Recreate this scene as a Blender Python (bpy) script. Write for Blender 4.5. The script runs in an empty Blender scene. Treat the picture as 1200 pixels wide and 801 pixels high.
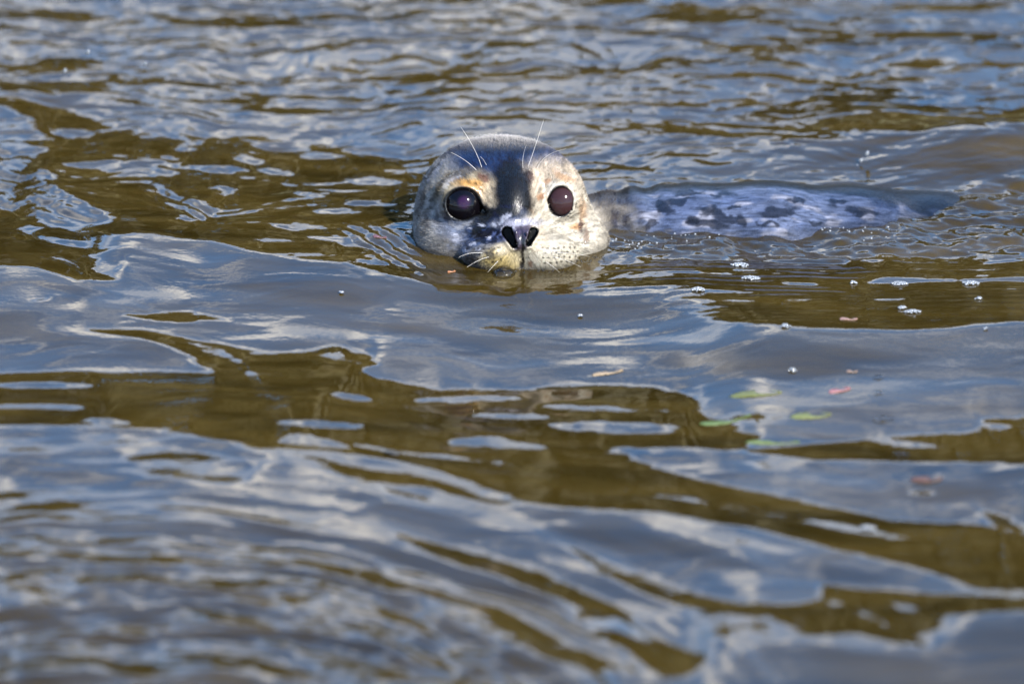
import bpy, math, random
import numpy as np
from mathutils import Vector, Matrix
random.seed(7); rng = np.random.default_rng(7)
scene = bpy.context.scene
COL = scene.collection
R = math.radians

# ------------------------------------------------------------------ camera, sky, sun, exposure
PITCH_H = R(18.0)                      # depression of the line of sight that meets the seal's head
DIST = 7.56
HEAD_Z = 0.031
FPX = 10000.0                          # 300 mm lens on a 36 mm sensor, in pixels of a 1200 px wide frame
MM = 0.000756                          # metres per pixel at the head
PITCH_C = PITCH_H + math.atan(160.5 / FPX)
CAM = Vector((0.0023, -DIST * math.cos(PITCH_H), HEAD_Z + DIST * math.sin(PITCH_H)))
cam_d = bpy.data.cameras.new('camera'); cam = bpy.data.objects.new('camera', cam_d); COL.objects.link(cam)
cam.location = CAM; cam.rotation_euler = (math.pi / 2 - PITCH_C, 0, 0)
cam_d.lens = 300; cam_d.sensor_width = 36; cam_d.clip_start = 0.1; cam_d.clip_end = 3000
cam_d.dof.use_dof = True; cam_d.dof.focus_distance = DIST - 0.07; cam_d.dof.aperture_fstop = 4.2
scene.camera = cam

SUN_EL, SUN_AZ = 40.0, 140.0           # azimuth clockwise from +Y: the sun stands to the right, behind the camera
w = bpy.data.worlds.new("World"); scene.world = w; w.use_nodes = True
nt = w.node_tree; nt.nodes.clear()
def N(t, typ, **kw):
    n = t.nodes.new(typ)
    for k, v in kw.items():
        setattr(n, k, v)
    return n
out = N(nt, 'ShaderNodeOutputWorld'); bg = N(nt, 'ShaderNodeBackground')
sky = N(nt, 'ShaderNodeTexSky'); sky.sky_type = 'NISHITA'; sky.sun_disc = False
sky.sun_elevation = R(SUN_EL); sky.sun_rotation = R(SUN_AZ); sky.altitude = 10; sky.air_density = 1.0; sky.dust_density = 0.5; sky.ozone_density = 4.0
bg.inputs['Strength'].default_value = 0.15
tc = N(nt, 'ShaderNodeTexCoord'); mp = N(nt, 'ShaderNodeMapping'); mp.inputs['Scale'].default_value = (1.3, 1.3, 4.6)
mp.inputs['Location'].default_value = (3.1, 0.7, 0.35)
nz = N(nt, 'ShaderNodeTexNoise'); nz.inputs['Scale'].default_value = 2.6; nz.inputs['Detail'].default_value = 6; nz.inputs['Roughness'].default_value = 0.52; nz.inputs['Distortion'].default_value = 0.9
cr = N(nt, 'ShaderNodeValToRGB'); cr.color_ramp.elements[0].position = 0.475; cr.color_ramp.elements[0].color = (0, 0, 0, 1)
cr.color_ramp.elements[1].position = 0.63; cr.color_ramp.elements[1].color = (1, 1, 1, 1)
nz2 = N(nt, 'ShaderNodeTexNoise'); nz2.inputs['Scale'].default_value = 5.5; nz2.inputs['Detail'].default_value = 4
cr2 = N(nt, 'ShaderNodeValToRGB'); cr2.color_ramp.elements[0].position = 0.38; cr2.color_ramp.elements[0].color = (3.0, 3.2, 3.8, 1)
cr2.color_ramp.elements[1].position = 0.62; cr2.color_ramp.elements[1].color = (10.2, 9.9, 9.6, 1)
mx = N(nt, 'ShaderNodeMix', data_type='RGBA')
L = nt.links.new
L(tc.outputs['Generated'], mp.inputs['Vector']); L(mp.outputs['Vector'], nz.inputs['Vector']); L(mp.outputs['Vector'], nz2.inputs['Vector'])
L(nz.outputs['Fac'], cr.inputs['Fac']); L(nz2.outputs['Fac'], cr2.inputs['Fac'])
sx_ = N(nt, 'ShaderNodeSeparateXYZ'); L(tc.outputs['Generated'], sx_.inputs[0]); mr = N(nt, 'ShaderNodeMapRange'); mr.interpolation_type = 'SMOOTHSTEP'
mr.inputs['From Min'].default_value = 0.40; mr.inputs['From Max'].default_value = 0.54; mr.inputs['To Min'].default_value = 1.0; mr.inputs['To Max'].default_value = 0.06
L(sx_.outputs['Z'], mr.inputs['Value']); mm0 = N(nt, 'ShaderNodeMath', operation='MULTIPLY'); L(cr.outputs['Color'], mm0.inputs[0]); L(mr.outputs['Result'], mm0.inputs[1]); L(mm0.outputs[0], mx.inputs['Factor']); hs = N(nt, 'ShaderNodeHueSaturation'); hs.inputs['Saturation'].default_value = 1.22; L(sky.outputs['Color'], hs.inputs['Color']); L(hs.outputs['Color'], mx.inputs['A']); L(cr2.outputs['Color'], mx.inputs['B'])
L(mx.outputs['Result'], bg.inputs['Color']); L(bg.outputs['Background'], out.inputs['Surface'])

sun_d = bpy.data.lights.new('sun', 'SUN'); sun = bpy.data.objects.new('sun', sun_d); COL.objects.link(sun)
sun_d.energy = 4.4; sun_d.angle = R(0.53); sun_d.color = (1.0, 0.95, 0.87)
sd = Vector((math.sin(R(SUN_AZ)) * math.cos(R(SUN_EL)), math.cos(R(SUN_AZ)) * math.cos(R(SUN_EL)), math.sin(R(SUN_EL))))
sun.rotation_euler = sd.to_track_quat('Z', 'Y').to_euler()
scene.view_settings.view_transform = 'Standard'; scene.view_settings.look = 'None'
scene.view_settings.exposure = 1.86; scene.view_settings.gamma = 1.0
scene.cycles.max_bounces = 8; scene.cycles.transparent_max_bounces = 12
scene.cycles.sample_clamp_indirect = 6.0
scene.cycles.caustics_reflective = False; scene.cycles.caustics_refractive = False

# ------------------------------------------------------------------ projection helpers
ch, sh = math.cos(PITCH_H), math.sin(PITCH_H)
cc, sc_ = math.cos(PITCH_C), math.sin(PITCH_C)
def ray(px, py):
    a = (px - 600.0) / FPX; b = (400.5 - py) / FPX
    d = Vector((a, cc + b * sc_, -sc_ + b * cc))
    return d
def on_water(px, py, z=0.0):
    d = ray(px, py); t = (z - CAM.z) / d.z
    return CAM + d * t
def to_px(X, Y, Z):
    x = X - CAM.x; y = Y - CAM.y; z = Z - CAM.z
    depth = y * cc - z * sc_; up = y * sc_ + z * cc
    return 600 + FPX * x / depth, 400.5 - FPX * up / depth
# head frame: u right, v up, w towards the lens (millimetres) around the head's centre
def L2W(P):
    u, v, ww = P[..., 0], P[..., 1], P[..., 2]
    return np.stack([u, v * sh - ww * ch, HEAD_Z * 1000 + v * ch + ww * sh], -1) / 1000.0
def W2L(P):
    P = P * 1000.0
    x, y, z = P[..., 0], P[..., 1], P[..., 2] - HEAD_Z * 1000
    return np.stack([x, y * sh + z * ch, -y * ch + z * sh], -1)
def uv_of(px, py):
    return (px - 597) * 0.756, (240 - py) * 0.756

# ------------------------------------------------------------------ noise
def _hash(ix, iy, iz, seed):
    h = (ix * 374761393 + iy * 668265263 + iz * 2147483647 + seed * 974634777) & 0xffffffff
    h = ((h ^ (h >> 13)) * 1274126177) & 0xffffffff
    h = ((h ^ (h >> 16)) * 2246822519) & 0xffffffff
    return ((h ^ (h >> 15)) & 0xffffff) / float(0xffffff) * 2 - 1
def vnoise(x, y, z=0.0, seed=0):
    x = np.asarray(x, float); y = np.asarray(y, float); z = np.zeros_like(x) + z
    x0 = np.floor(x).astype(np.int64); y0 = np.floor(y).astype(np.int64); z0 = np.floor(z).astype(np.int64)
    fx, fy, fz = x - x0, y - y0, z - z0
    sx, sy, sz = [f * f * f * (f * (f * 6 - 15) + 10) for f in (fx, fy, fz)]
    def c(i, j, k): return _hash(x0 + i, y0 + j, z0 + k, seed)
    if np.all(fz == 0):
        a = c(0, 0, 0) * (1 - sx) + c(1, 0, 0) * sx; b = c(0, 1, 0) * (1 - sx) + c(1, 1, 0) * sx
        return a * (1 - sy) + b * sy
    r = []
    for k in (0, 1):
        a = c(0, 0, k) * (1 - sx) + c(1, 0, k) * sx; b = c(0, 1, k) * (1 - sx) + c(1, 1, k) * sx
        r.append(a * (1 - sy) + b * sy)
    return r[0] * (1 - sz) + r[1] * sz
def fbm(x, y, z=0.0, oct=3, seed=0, gain=0.5):
    s = 0; a = 1.0; f = 1.0
    for o in range(oct):
        s = s + a * vnoise(x * f, y * f, np.asarray(z) * f, seed + o * 17); a *= gain; f *= 2.03
    return s
def smooth(a, b, x):
    t = np.clip((x - a) / (b - a), 0, 1); return t * t * (3 - 2 * t)

# ------------------------------------------------------------------ object helpers
def link(name, me, mat=None, parent=None):
    o = bpy.data.objects.new(name, me); COL.objects.link(o)
    if mat is not None and me is not None and not me.materials: me.materials.append(mat)
    if parent is not None: o.parent = parent
    return o
def tag(o, label=None, cat=None, group=None, kind=None):
    if label: o['label'] = label
    if cat: o['category'] = cat
    if group: o['group'] = group
    if kind: o['kind'] = kind
    return o
def mesh_from(name, V, F, smooth_=True):
    V = np.asarray(V, np.float32); F = np.asarray(F, np.int32)
    me = bpy.data.meshes.new(name); n = F.shape[1]
    me.vertices.add(len(V)); me.vertices.foreach_set('co', V.ravel())
    me.loops.add(F.size); me.loops.foreach_set('vertex_index', F.ravel())
    me.polygons.add(len(F)); me.polygons.foreach_set('loop_start', np.arange(0, F.size, n, dtype=np.int32))
    me.polygons.foreach_set('use_smooth', np.full(len(F), smooth_))
    me.update(calc_edges=True); me.validate(); return me
def set_col(me, name, C, alpha=1.0):
    at = me.color_attributes.new(name, 'FLOAT_COLOR', 'POINT')
    A = np.ones((len(me.vertices), 4), np.float32); A[:, :3] = C; A[:, 3] = alpha
    at.data.foreach_set('color', A.ravel())
def mat_new(name):
    m = bpy.data.materials.new(name); m.use_nodes = True; t = m.node_tree; t.nodes.clear()
    o = N(t, 'ShaderNodeOutputMaterial'); return m, t, o
def principled(name, col, rough=0.5, **kw):
    m, t, o = mat_new(name); p = N(t, 'ShaderNodeBsdfPrincipled')
    p.inputs['Base Color'].default_value = (*col, 1); p.inputs['Roughness'].default_value = rough
    for k, v in kw.items(): p.inputs[k].default_value = v
    t.links.new(p.outputs[0], o.inputs['Surface']); return m, t, p
def srgb(r, g, b):
    return np.array([((c / 255.0) / 12.92 if c / 255.0 <= 0.04045 else ((c / 255.0 + 0.055) / 1.055) ** 2.4) for c in (r, g, b)])

# ================================================================== THE WATER SURFACE
# A relief of real waves.  'tilt' is a map of how much each stretch leans towards (+) or away from (-) the lens;
# a height field with that lean is solved for with an FFT.
IW, IH, ST = 660, 440, 2.0             # map in photo pixels / 2, with a margin of 60 px
gx = (np.arange(IW) * ST - 60); gy = (np.arange(IH) * ST - 40)
GX, GY = np.meshgrid(gx, gy)
def poly_mask(pts):
    inside = np.zeros(GX.shape, bool); n = len(pts)
    for i in range(n):
        x1, y1 = pts[i]; x2, y2 = pts[(i + 1) % n]
        if y1 == y2: continue
        cnd = ((GY >= min(y1, y2)) & (GY < max(y1, y2)) & (GX < (x2 - x1) * (GY - y1) / (y2 - y1) + x1))
        inside ^= cnd
    return inside.astype(float)
def gblur(A, sx, sy):
    def k(s):
        r = max(1, int(3 * s)); g = np.exp(-0.5 * (np.arange(-r, r + 1) / max(s, 1e-3)) ** 2); return g / g.sum(), r
    out_ = A
    for s, ax in ((sx, 1), (sy, 0)):
        g, r = k(s); pad = [(0, 0), (0, 0)]; pad[ax] = (r, r)
        P = np.pad(out_, pad, mode='edge'); acc = 0
        for i, wgt in enumerate(g):
            sl = [slice(None)] * 2; sl[ax] = slice(i, i + A.shape[ax]); acc = acc + wgt * P[tuple(sl)]
        out_ = acc
    return out_
T = np.full(GX.shape, 0.50)
def paint(val, pts, s=3.0, sy=None, k=1.0):
    """lay a stretch of lean VAL inside the outline PTS, edges softened by s px"""
    global T
    m = gblur(poly_mask(pts), s / ST, (sy or s * 0.6) / ST) * k
    T = T * (1 - m) + val * m
def ell(val, cx, cy, rx, ry, rot=0, s=3.0, k=1.0):
    a = np.linspace(0, 2 * np.pi, 28, endpoint=False); c_, s_ = math.cos(R(rot)), math.sin(R(rot))
    g_ = 1 + 0.34 * vnoise(np.cos(a) * 1.3 + cx, np.sin(a) * 1.3 + cy, 0.0, 7); pw = 0.75      # uneven, pointed at the ends
    paint(val, [(cx + rx * g * math.cos(t) * c_ - ry * g * math.copysign(abs(math.sin(t)) ** (1 / pw), math.sin(t)) * s_, cy + rx * g * math.cos(t) * s_ + ry * g * math.copysign(abs(math.sin(t)) ** (1 / pw), math.sin(t)) * c_) for t, g in zip(a, g_)], s, k=k)
def stroke(val, pts, wd, s=2.0, k=1.0):
    P = np.array(pts, float); d = np.gradient(P, axis=0); n_ = np.stack([-d[:, 1], d[:, 0]], 1); n_ /= np.linalg.norm(n_, axis=1)[:, None]
    W_ = np.full(len(P), wd / 2.0) * np.r_[0.25, np.ones(len(P) - 2), 0.25] if len(P) > 2 else np.full(len(P), wd / 2.0)
    A = P + n_ * W_[:, None]; B = (P - n_ * W_[:, None])[::-1]
    paint(val, [tuple(q) for q in np.vstack([A, B])], s, k=k)

# --- distance beyond the seal
ell(-0.4, 1125, 45, 75, 11); ell(-0.5, 845, 22, 50, 6); ell(-0.5, 960, 40, 45, 6, 5); ell(-0.3, 1130, 78, 70, 6); ell(-0.4, 1120, 12, 60, 5)
ell(-0.3, 60, 20, 110, 5); ell(-0.3, 520, 90, 60, 8); ell(-0.3, 300, 25, 90, 5)
ell(-0.25, 90, 100, 130, 9); ell(-0.25, 70, 74, 60, 12)
paint(0.75, [(80, 112), (160, 122), (250, 135), (340, 148), (390, 158), (360, 165), (270, 160), (180, 155), (120, 140), (60, 118)], 5)
ell(0.75, 350, 100, 40, 12, 5); ell(0.8, 235, 78, 34, 14)
stroke(-0.55, [(245, 105), (285, 115), (330, 130), (385, 134)], 8, 3); stroke(-0.4, [(390, 80), (440, 88), (490, 92)], 9, 4)
# brown reach on the left with its flecks
paint(-0.62, [(-60, 112), (40, 118), (90, 132), (110, 150), (160, 160), (215, 165), (300, 158), (350, 172), (420, 178), (490, 195), (500, 235),
              (480, 262), (420, 280), (400, 300), (300, 292), (230, 275), (180, 280), (100, 262), (60, 250), (-60, 240)], 5)
for q in [(75, 160, 30, 5, 3), (118, 197, 52, 7, 4), (195, 195, 14, 5, 0), (155, 192, 34, 7, -8), (165, 205, 26, 5, -4), (235, 200, 30, 5, 3), (280, 188, 22, 7, 4), (345, 176, 40, 7, 6), (370, 185, 34, 5, 0),
          (300, 205, 22, 4, 4), (350, 232, 22, 5, 2), (390, 250, 40, 3, 0), (420, 215, 36, 5, 0), (450, 180, 40, 5, 3), (250, 228, 10, 9, 60), (470, 205, 20, 3, 0), (430, 240, 24, 3, 0), (210, 172, 22, 5, -10)]:
    ell(0.6, *q, s=2.0)
stroke(0.7, [(165, 215), (185, 228), (205, 240), (235, 254), (262, 262)], 15, 3)
stroke(0.75, [(205, 188), (225, 176), (243, 160)], 8, 2); stroke(-0.7, [(196, 203), (215, 186), (246, 163)], 5, 1.5)
paint(0.85, [(-60, 118), (-10, 128), (18, 150), (28, 178), (40, 200), (60, 220), (82, 232), (110, 245), (150, 262), (110, 268), (50, 262), (0, 248), (-60, 240)], 4)
paint(-0.72, [(-60, 250), (0, 248), (50, 262), (110, 270), (150, 285), (192, 289), (150, 300), (128, 316), (152, 331), (95, 329), (50, 312), (0, 310), (-60, 315)], 3)
stroke(0.6, [(35, 262), (70, 272), (105, 285), (150, 291), (210, 283), (260, 285)], 9, 3)
stroke(0.3, [(60, 300), (95, 305), (115, 318), (95, 326)], 5, 2)
# long back of the bow wave: brown trough in front of and around the head
paint(-0.7, [(110, 238), (170, 240), (230, 262), (300, 272), (400, 285), (470, 300), (520, 312), (700, 318), (760, 305), (900, 300), (1060, 300), (1200, 285), (1260, 290),
             (1260, 372), (1130, 380), (1070, 388), (1000, 387), (930, 382), (850, 376), (770, 359), (700, 351), (600, 346), (520, 335), (430, 312), (330, 297), (260, 285), (190, 268)], 3, 2)
for a, b, c, d in [(385, 268, 30, 4), (420, 285, 34, 4), (455, 270, 26, 4), (470, 292, 45, 4), (500, 303, 40, 3), (455, 309, 50, 2.5), (520, 322, 40, 2), (560, 308, 18, 3), (385, 300, 30, 2), (350, 285, 40, 2.5),
                   (760, 322, 70, 2.5), (850, 318, 60, 2.5), (720, 338, 50, 2), (800, 342, 70, 2), (920, 330, 40, 2), (1060, 328, 60, 5), (1170, 328, 50, 5), (900, 352, 60, 1.6), (1000, 350, 60, 1.6), (720, 352, 40, 2.5),
                   (1100, 300, 90, 2.5), (960, 305, 60, 2.5), (840, 300, 50, 3)]:
    ell(0.5, a, b, c, d, 3 if a < 560 else 0, s=1.6)
# the broad sky-lit face of the bow wave
paint(0.8, [(-60, 318), (50, 316), (100, 333), (150, 334), (165, 318), (140, 302), (195, 291), (210, 280), (262, 286), (330, 298), (430, 313), (520, 337), (600, 349), (700, 354), (770, 362), (850, 379),
            (930, 385), (1000, 390), (1070, 391), (1140, 382), (1260, 374), (1260, 487), (1160, 489), (1140, 504), (1060, 509), (970, 520), (880, 526), (845, 500), (835, 480), (815, 468), (760, 456), (650, 453), (600, 461), (500, 457),
            (430, 441), (455, 415), (400, 404), (350, 410), (300, 413), (230, 402), (160, 388), (130, 388), (160, 400), (225, 418), (268, 438), (120, 438), (20, 437), (-60, 448)], 3, 2)
ell(-0.6, 215, 373, 45, 5, 4, s=1.5); ell(0.2, 172, 313, 12, 4, -20, s=2)
ell(-0.3, 60, 352, 9, 2, 0, s=2)
# slow swell within that face gives the bands of cloud and blue
ell(1.7, 640, 352, 190, 22, 4, s=14, k=.8); ell(1.5, 30, 385, 45, 22, 0, s=10, k=.8); ell(0.35, 180, 350, 90, 9, -6, s=8, k=.8)
ell(1.6, 560, 395, 120, 14, 4, s=10, k=.5); ell(0.4, 700, 395, 200, 6, 3, s=6, k=.8); ell(1.7, 940, 420, 160, 18, 0, s=12, k=.8); ell(0.4, 1050, 460, 130, 14, -6, s=8, k=.8)
ell(1.5, 400, 345, 70, 14, 5, s=8, k=.7); ell(0.35, 350, 385, 140, 8, 8, s=6, k=.8); ell(1.4, 180, 410, 60, 10, 8, s=6, k=.6)
# brown tongue and band
paint(-0.6, [(130, 388), (165, 386), (235, 402), (300, 414), (350, 411), (400, 404), (456, 414), (432, 441), (500, 458), (600, 462), (650, 454), (760, 457), (818, 470), (845, 500), (880, 527), (980, 519), (1060, 509), (1140, 505), (1160, 489),
             (1260, 487), (1260, 548), (1140, 542), (1060, 540), (985, 538), (900, 529), (800, 525), (720, 527), (780, 546), (850, 566), (950, 586), (1050, 606), (1140, 613), (1260, 640), (1260, 700), (1140, 692), (1040, 655), (900, 620), (780, 603), (600, 592), (480, 570),
             (330, 535), (200, 510), (100, 502), (-60, 500), (-60, 450), (20, 438), (120, 438), (268, 438), (222, 418), (155, 400)], 3, 2)
stroke(0.25, [(180, 395), (240, 410), (290, 425), (318, 447)], 6, 3); ell(0.2, 405, 415, 22, 4, 3, s=2)
for q in [(720, 502, 74, 6.5, 2), (600, 520, 52, 6, 4), (365, 519, 50, 7, 8), (370, 497, 62, 3, 3), (85, 495, 30, 3, 0), (50, 452, 60, 3, 2), (545, 470, 55, 4, 0), (400, 465, 24, 5, 0), (20, 478, 55, 3, 0), (610, 490, 60, 3, 2), (1170, 498, 22, 3, 4), (1060, 520, 60, 3, 3), (1110, 565, 10, 1, 0)]:
    ell(0.62, *q, s=2.0)
ell(0.25, 700, 480, 90, 4, 1, s=3); ell(0.1, 900, 600, 160, 4, 9, s=3); ell(0.1, 520, 535, 120, 4, 8, s=3)
ell(0.45, 870, 490, 40, 6, -6, s=3)
# sky patches lower right
paint(0.85, [(718, 528), (800, 526), (900, 530), (985, 539), (1022, 550), (1060, 541), (1150, 545), (1260, 549), (1260, 618), (1140, 613), (1050, 606), (950, 586), (850, 566), (780, 547)], 3, 2)
ell(0.4, 1000, 560, 90, 6, 10, s=5, k=.8); ell(1.5, 1100, 575, 60, 10, 0, s=6, k=.7); ell(-0.5, 1085, 575, 14, 3, 4, s=1.5)
ell(-0.5, 1170, 612, 25, 8, 20, s=2)
paint(0.8, [(480, 570), (600, 592), (700, 604), (780, 604), (900, 621), (1040, 656), (1135, 690), (1100, 698), (1000, 690), (958, 684), (962, 702), (930, 707), (850, 706), (790, 692), (700, 660), (600, 640), (470, 620), (300, 590)], 4, 2)
ell(1.8, 760, 640, 110, 13, 12, s=8, k=.8); ell(1.6, 960, 665, 60, 9, 8, s=6, k=.7); ell(0.3, 850, 630, 110, 5, 12, s=5, k=.7); ell(0.3, 640, 612, 60, 4, 8, s=4, k=.6)
paint(-0.65, [(640, 632), (700, 655), (790, 690), (850, 706), (930, 707), (960, 700), (960, 684), (1010, 690), (1100, 698), (1150, 698), (1260, 706), (1260, 722), (1200, 718), (1100, 722), (1100, 738), (1070, 746), (1102, 760), (1060, 756), (1000, 742), (950, 748), (900, 722), (840, 716), (780, 705), (700, 675)], 3, 2)
for q in [(1010, 722, 26, 3, 30), (930, 728, 20, 3, 20), (970, 705, 14, 2, 0), (1060, 712, 20, 2, 10)]: ell(0.5, *q, s=2)
paint(-0.7, [(470, 636), (560, 648), (640, 672), (710, 708), (790, 755), (828, 772), (815, 792), (770, 800), (735, 790), (715, 750), (660, 715), (590, 680), (520, 660)], 3, 2)
stroke(0.5, [(560, 632), (660, 668), (740, 712), (820, 745), (850, 760)], 16, 4)
paint(1.35, [(835, 760), (900, 745), (1000, 757), (1100, 768), (1130, 730), (1260, 726), (1260, 850), (835, 850)], 8)
stroke(0.5, [(845, 790), (870, 755), (930, 745), (1010, 760), (1100, 772)], 10, 4)
# lower left: long grey shoulders, then broken water
paint(0.6, [(-60, 500), (100, 502), (200, 510), (330, 535), (480, 570), (470, 622), (300, 600), (-60, 580)], 5)
paint(-0.35, [(155, 535), (190, 528), (260, 532), (320, 545), (335, 560), (280, 572), (220, 566), (170, 552)], 6)
ell(0.7, 285, 550, 30, 6, 4, s=3); ell(-0.35, 60, 585, 70, 7, 2, s=5); stroke(-0.3, [(0, 563), (80, 566), (150, 575)], 5, 3)
stroke(0.9, [(0, 540), (60, 545), (150, 566), (280, 585), (420, 600), (500, 615)], 12, 5)
stroke(-0.6, [(280, 618), (350, 625), (420, 640), (500, 650)], 6, 3)
paint(0.55, [(-60, 600), (280, 620), (480, 655), (600, 690), (700, 760), (740, 850), (-60, 850)], 8)
for q in [(260, 690, 80, 10, -3), (250, 722, 45, 10, 6), (140, 650, 35, 9, 0), (350, 710, 22, 10, 0), (475, 735, 40, 20, -10), (120, 680, 30, 8, 0), (420, 672, 20, 6, 0), (620, 745, 40, 14, 20), (400, 755, 40, 10, 0), (60, 700, 40, 8, 0), (540, 770, 50, 10, 0)]:
    ell(-0.35, *q, s=6, k=.8)
for off, val, wd in ((0, 0.95, 9), (26, 0.15, 8), (44, 0.9, 10), (70, -0.25, 7), (92, 0.9, 10), (122, 0.0, 9), (150, 0.8, 12)):
    aa = np.radians(np.linspace(-103, -22, 16)); r0_ = 440 - off
    stroke(val, [(150 + 2.0 * r0_ * math.cos(t_) * (1 if math.cos(t_) > 0 else 1), 960 + r0_ * math.sin(t_)) for t_ in aa], wd, 4, k=.7)
# right of the seal and the hump of water its hind end throws up
paint(-0.45, [(990, 190), (1040, 178), (1090, 165), (1140, 140), (1260, 120), (1260, 198), (1130, 200), (1060, 196), (1000, 198)], 5)
ell(-0.3, 1040, 112, 60, 12, 0, s=6); stroke(0.9, [(1090, 178), (1130, 155), (1165, 125)], 7, 3); stroke(0.8, [(1185, 180), (1165, 160), (1195, 145)], 6, 3); stroke(0.7, [(1050, 100), (1042, 118), (1075, 122)], 5, 3)
ell(0.7, 1150, 275, 80, 12, -6, s=5); ell(-0.5, 1120, 240, 60, 8, -18, s=5); ell(-0.3, 1160, 305, 80, 5, -2, s=4); ell(0.6, 1160, 215, 40, 7, 0, s=4)

# --- how broken the water is, place by place (0 glassy .. 1 choppy)
def region(pts, s): return gblur(poly_mask(pts), s / ST, s / ST)
A_top = 1 - smooth(90, 175, GY + 0.06 * (GX - 600))
A_left = region([(-60, 100), (520, 150), (520, 300), (400, 292), (200, 262), (-60, 265)], 18) * 0.55
A_right = region([(680, 90), (1260, 70), (1260, 315), (1000, 310), (720, 312), (690, 200)], 10)
A_bl = region([(-60, 600), (260, 615), (480, 650), (620, 690), (700, 740), (760, 850), (-60, 850)], 16)
A_back = region([(420, 80), (740, 80), (740, 216), (420, 215)], 16) * 0.7
A_seal = region([(430, 262), (505, 262), (600, 300), (720, 300), (720, 345), (600, 340), (480, 320), (400, 295)], 8) * 0.75
ROUGH = np.clip(np.maximum.reduce([A_top * 0.8, A_left, A_right * 0.85, A_bl * 0.12, A_seal, A_back]), 0, 1)

# --- solve
DX, DY = 0.0019, 0.0026
X0, X1, Y0, Y1 = -0.60, 0.60, -1.28, 0.96
fx = np.arange(X0, X1, DX); fy = np.arange(Y0, Y1, DY)
FX, FY = np.meshgrid(fx, fy)
PX, PY = to_px(FX, FY, 0.0)
def sample(M, px, py):
    i = np.clip((px + 60) / ST, 0, IW - 1.001); j = np.clip((py + 40) / ST, 0, IH - 1.001)
    i0 = i.astype(int); j0 = j.astype(int); a = i - i0; b = j - j0
    return (M[j0, i0] * (1 - a) + M[j0, i0 + 1] * a) * (1 - b) + (M[j0 + 1, i0] * (1 - a) + M[j0 + 1, i0 + 1] * a) * b
# domain warp so that nothing is drawn with a ruler
wx = 34 * fbm(FX * 4, FY * 13, oct=3, seed=5, gain=.5) + 3 * fbm(FX * 30, FY * 20, oct=2, seed=15)
wy = 2.4 * fbm(FX * 7 + 40, FY * 6, oct=2, seed=6) + 0.8 * fbm(FX * 30 + 40, FY * 20, oct=2, seed=16)
wx = wx * smooth(0.02, 0.16, np.hypot(FX - 0.02, FY + 0.02)) * (1 - 0.75 * smooth(-0.62, -0.78, FY - 0.25 * FX))
Tm = sample(T, PX + wx, PY + wy); Rg = sample(ROUGH, PX, PY)
GAIN = R(10.5); BANK = R(17.0)
def edge_fade(px, py):
    return smooth(-58, -20, px) * smooth(-58, -20, 1200 - px) * smooth(-38, -10, py) * smooth(-60, -15, 801 - py)
dep = np.arctan2(CAM.z, FY - CAM.y)                      # how steeply the lens looks down on each point
S = np.tan((BANK - dep + (Tm - 0.04) * GAIN) / 2)
def solve(S, mu, lam):
    ny, nx = S.shape; py_, px_ = 160, 100
    win = np.ones_like(S)
    P = np.pad(S, ((py_, py_), (px_, px_)), mode='reflect', reflect_type='even')
    ky = 2 * np.pi * np.fft.fftfreq(P.shape[0], DY)[:, None]; kx = 2 * np.pi * np.fft.rfftfreq(P.shape[1], DX)[None, :]
    H = (-1j * ky) * np.fft.rfft2(P) / (ky ** 2 + mu * kx ** 2 + lam ** 2)
    h = np.fft.irfft2(H, P.shape)
    return h[py_:py_ + ny, px_:px_ + nx]
H = solve(S, 0.02, 1.6)
jj_, ii_ = int((-0.07 - Y0) / DY), int((0.01 - X0) / DX)               # level the sheet so that it meets the seal at its waterline
for _ in range(2):
    LIFT = float(-H[jj_ - 12:jj_ + 12, ii_ - 25:ii_ + 25].mean()) ; H = H + LIFT
    PX, PY = to_px(FX, FY, H)
    S = np.tan((BANK - dep + (sample(T, PX + wx, PY + wy) - 0.04) * GAIN) / 2); H = solve(S, 0.02, 1.6)
H = H - float(H[jj_ - 12:jj_ + 12, ii_ - 25:ii_ + 25].mean()) + 0.0006
Rg = sample(ROUGH, PX, PY)
# free ripples: several scales, leaning with the local roughness
def ripples(X, Y, rough):
    qx = X + 0.012 * fbm(X * 14, Y * 14, oct=2, seed=21); qy = Y + 0.02 * fbm(X * 12 + 9, Y * 12, oct=2, seed=22)
    h = 0.00080 * (0.2 + rough) * fbm(qx * 9, qy * 19, oct=2, seed=31)
    h = h + 0.00058 * rough * fbm(qx * 24, qy * 50, oct=2, seed=32)
    h = h + 0.00030 * rough * fbm(qx * 62, qy * 105, oct=2, seed=33)
    h = h + 0.00004 * rough * fbm(qx * 180, qy * 170, oct=1, seed=34)
    h = h + 0.00021 * (1 - rough) * fbm(qx * 11, qy * 30, oct=3, seed=35)
    return h
H = H + ripples(FX, FY, Rg)
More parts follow.
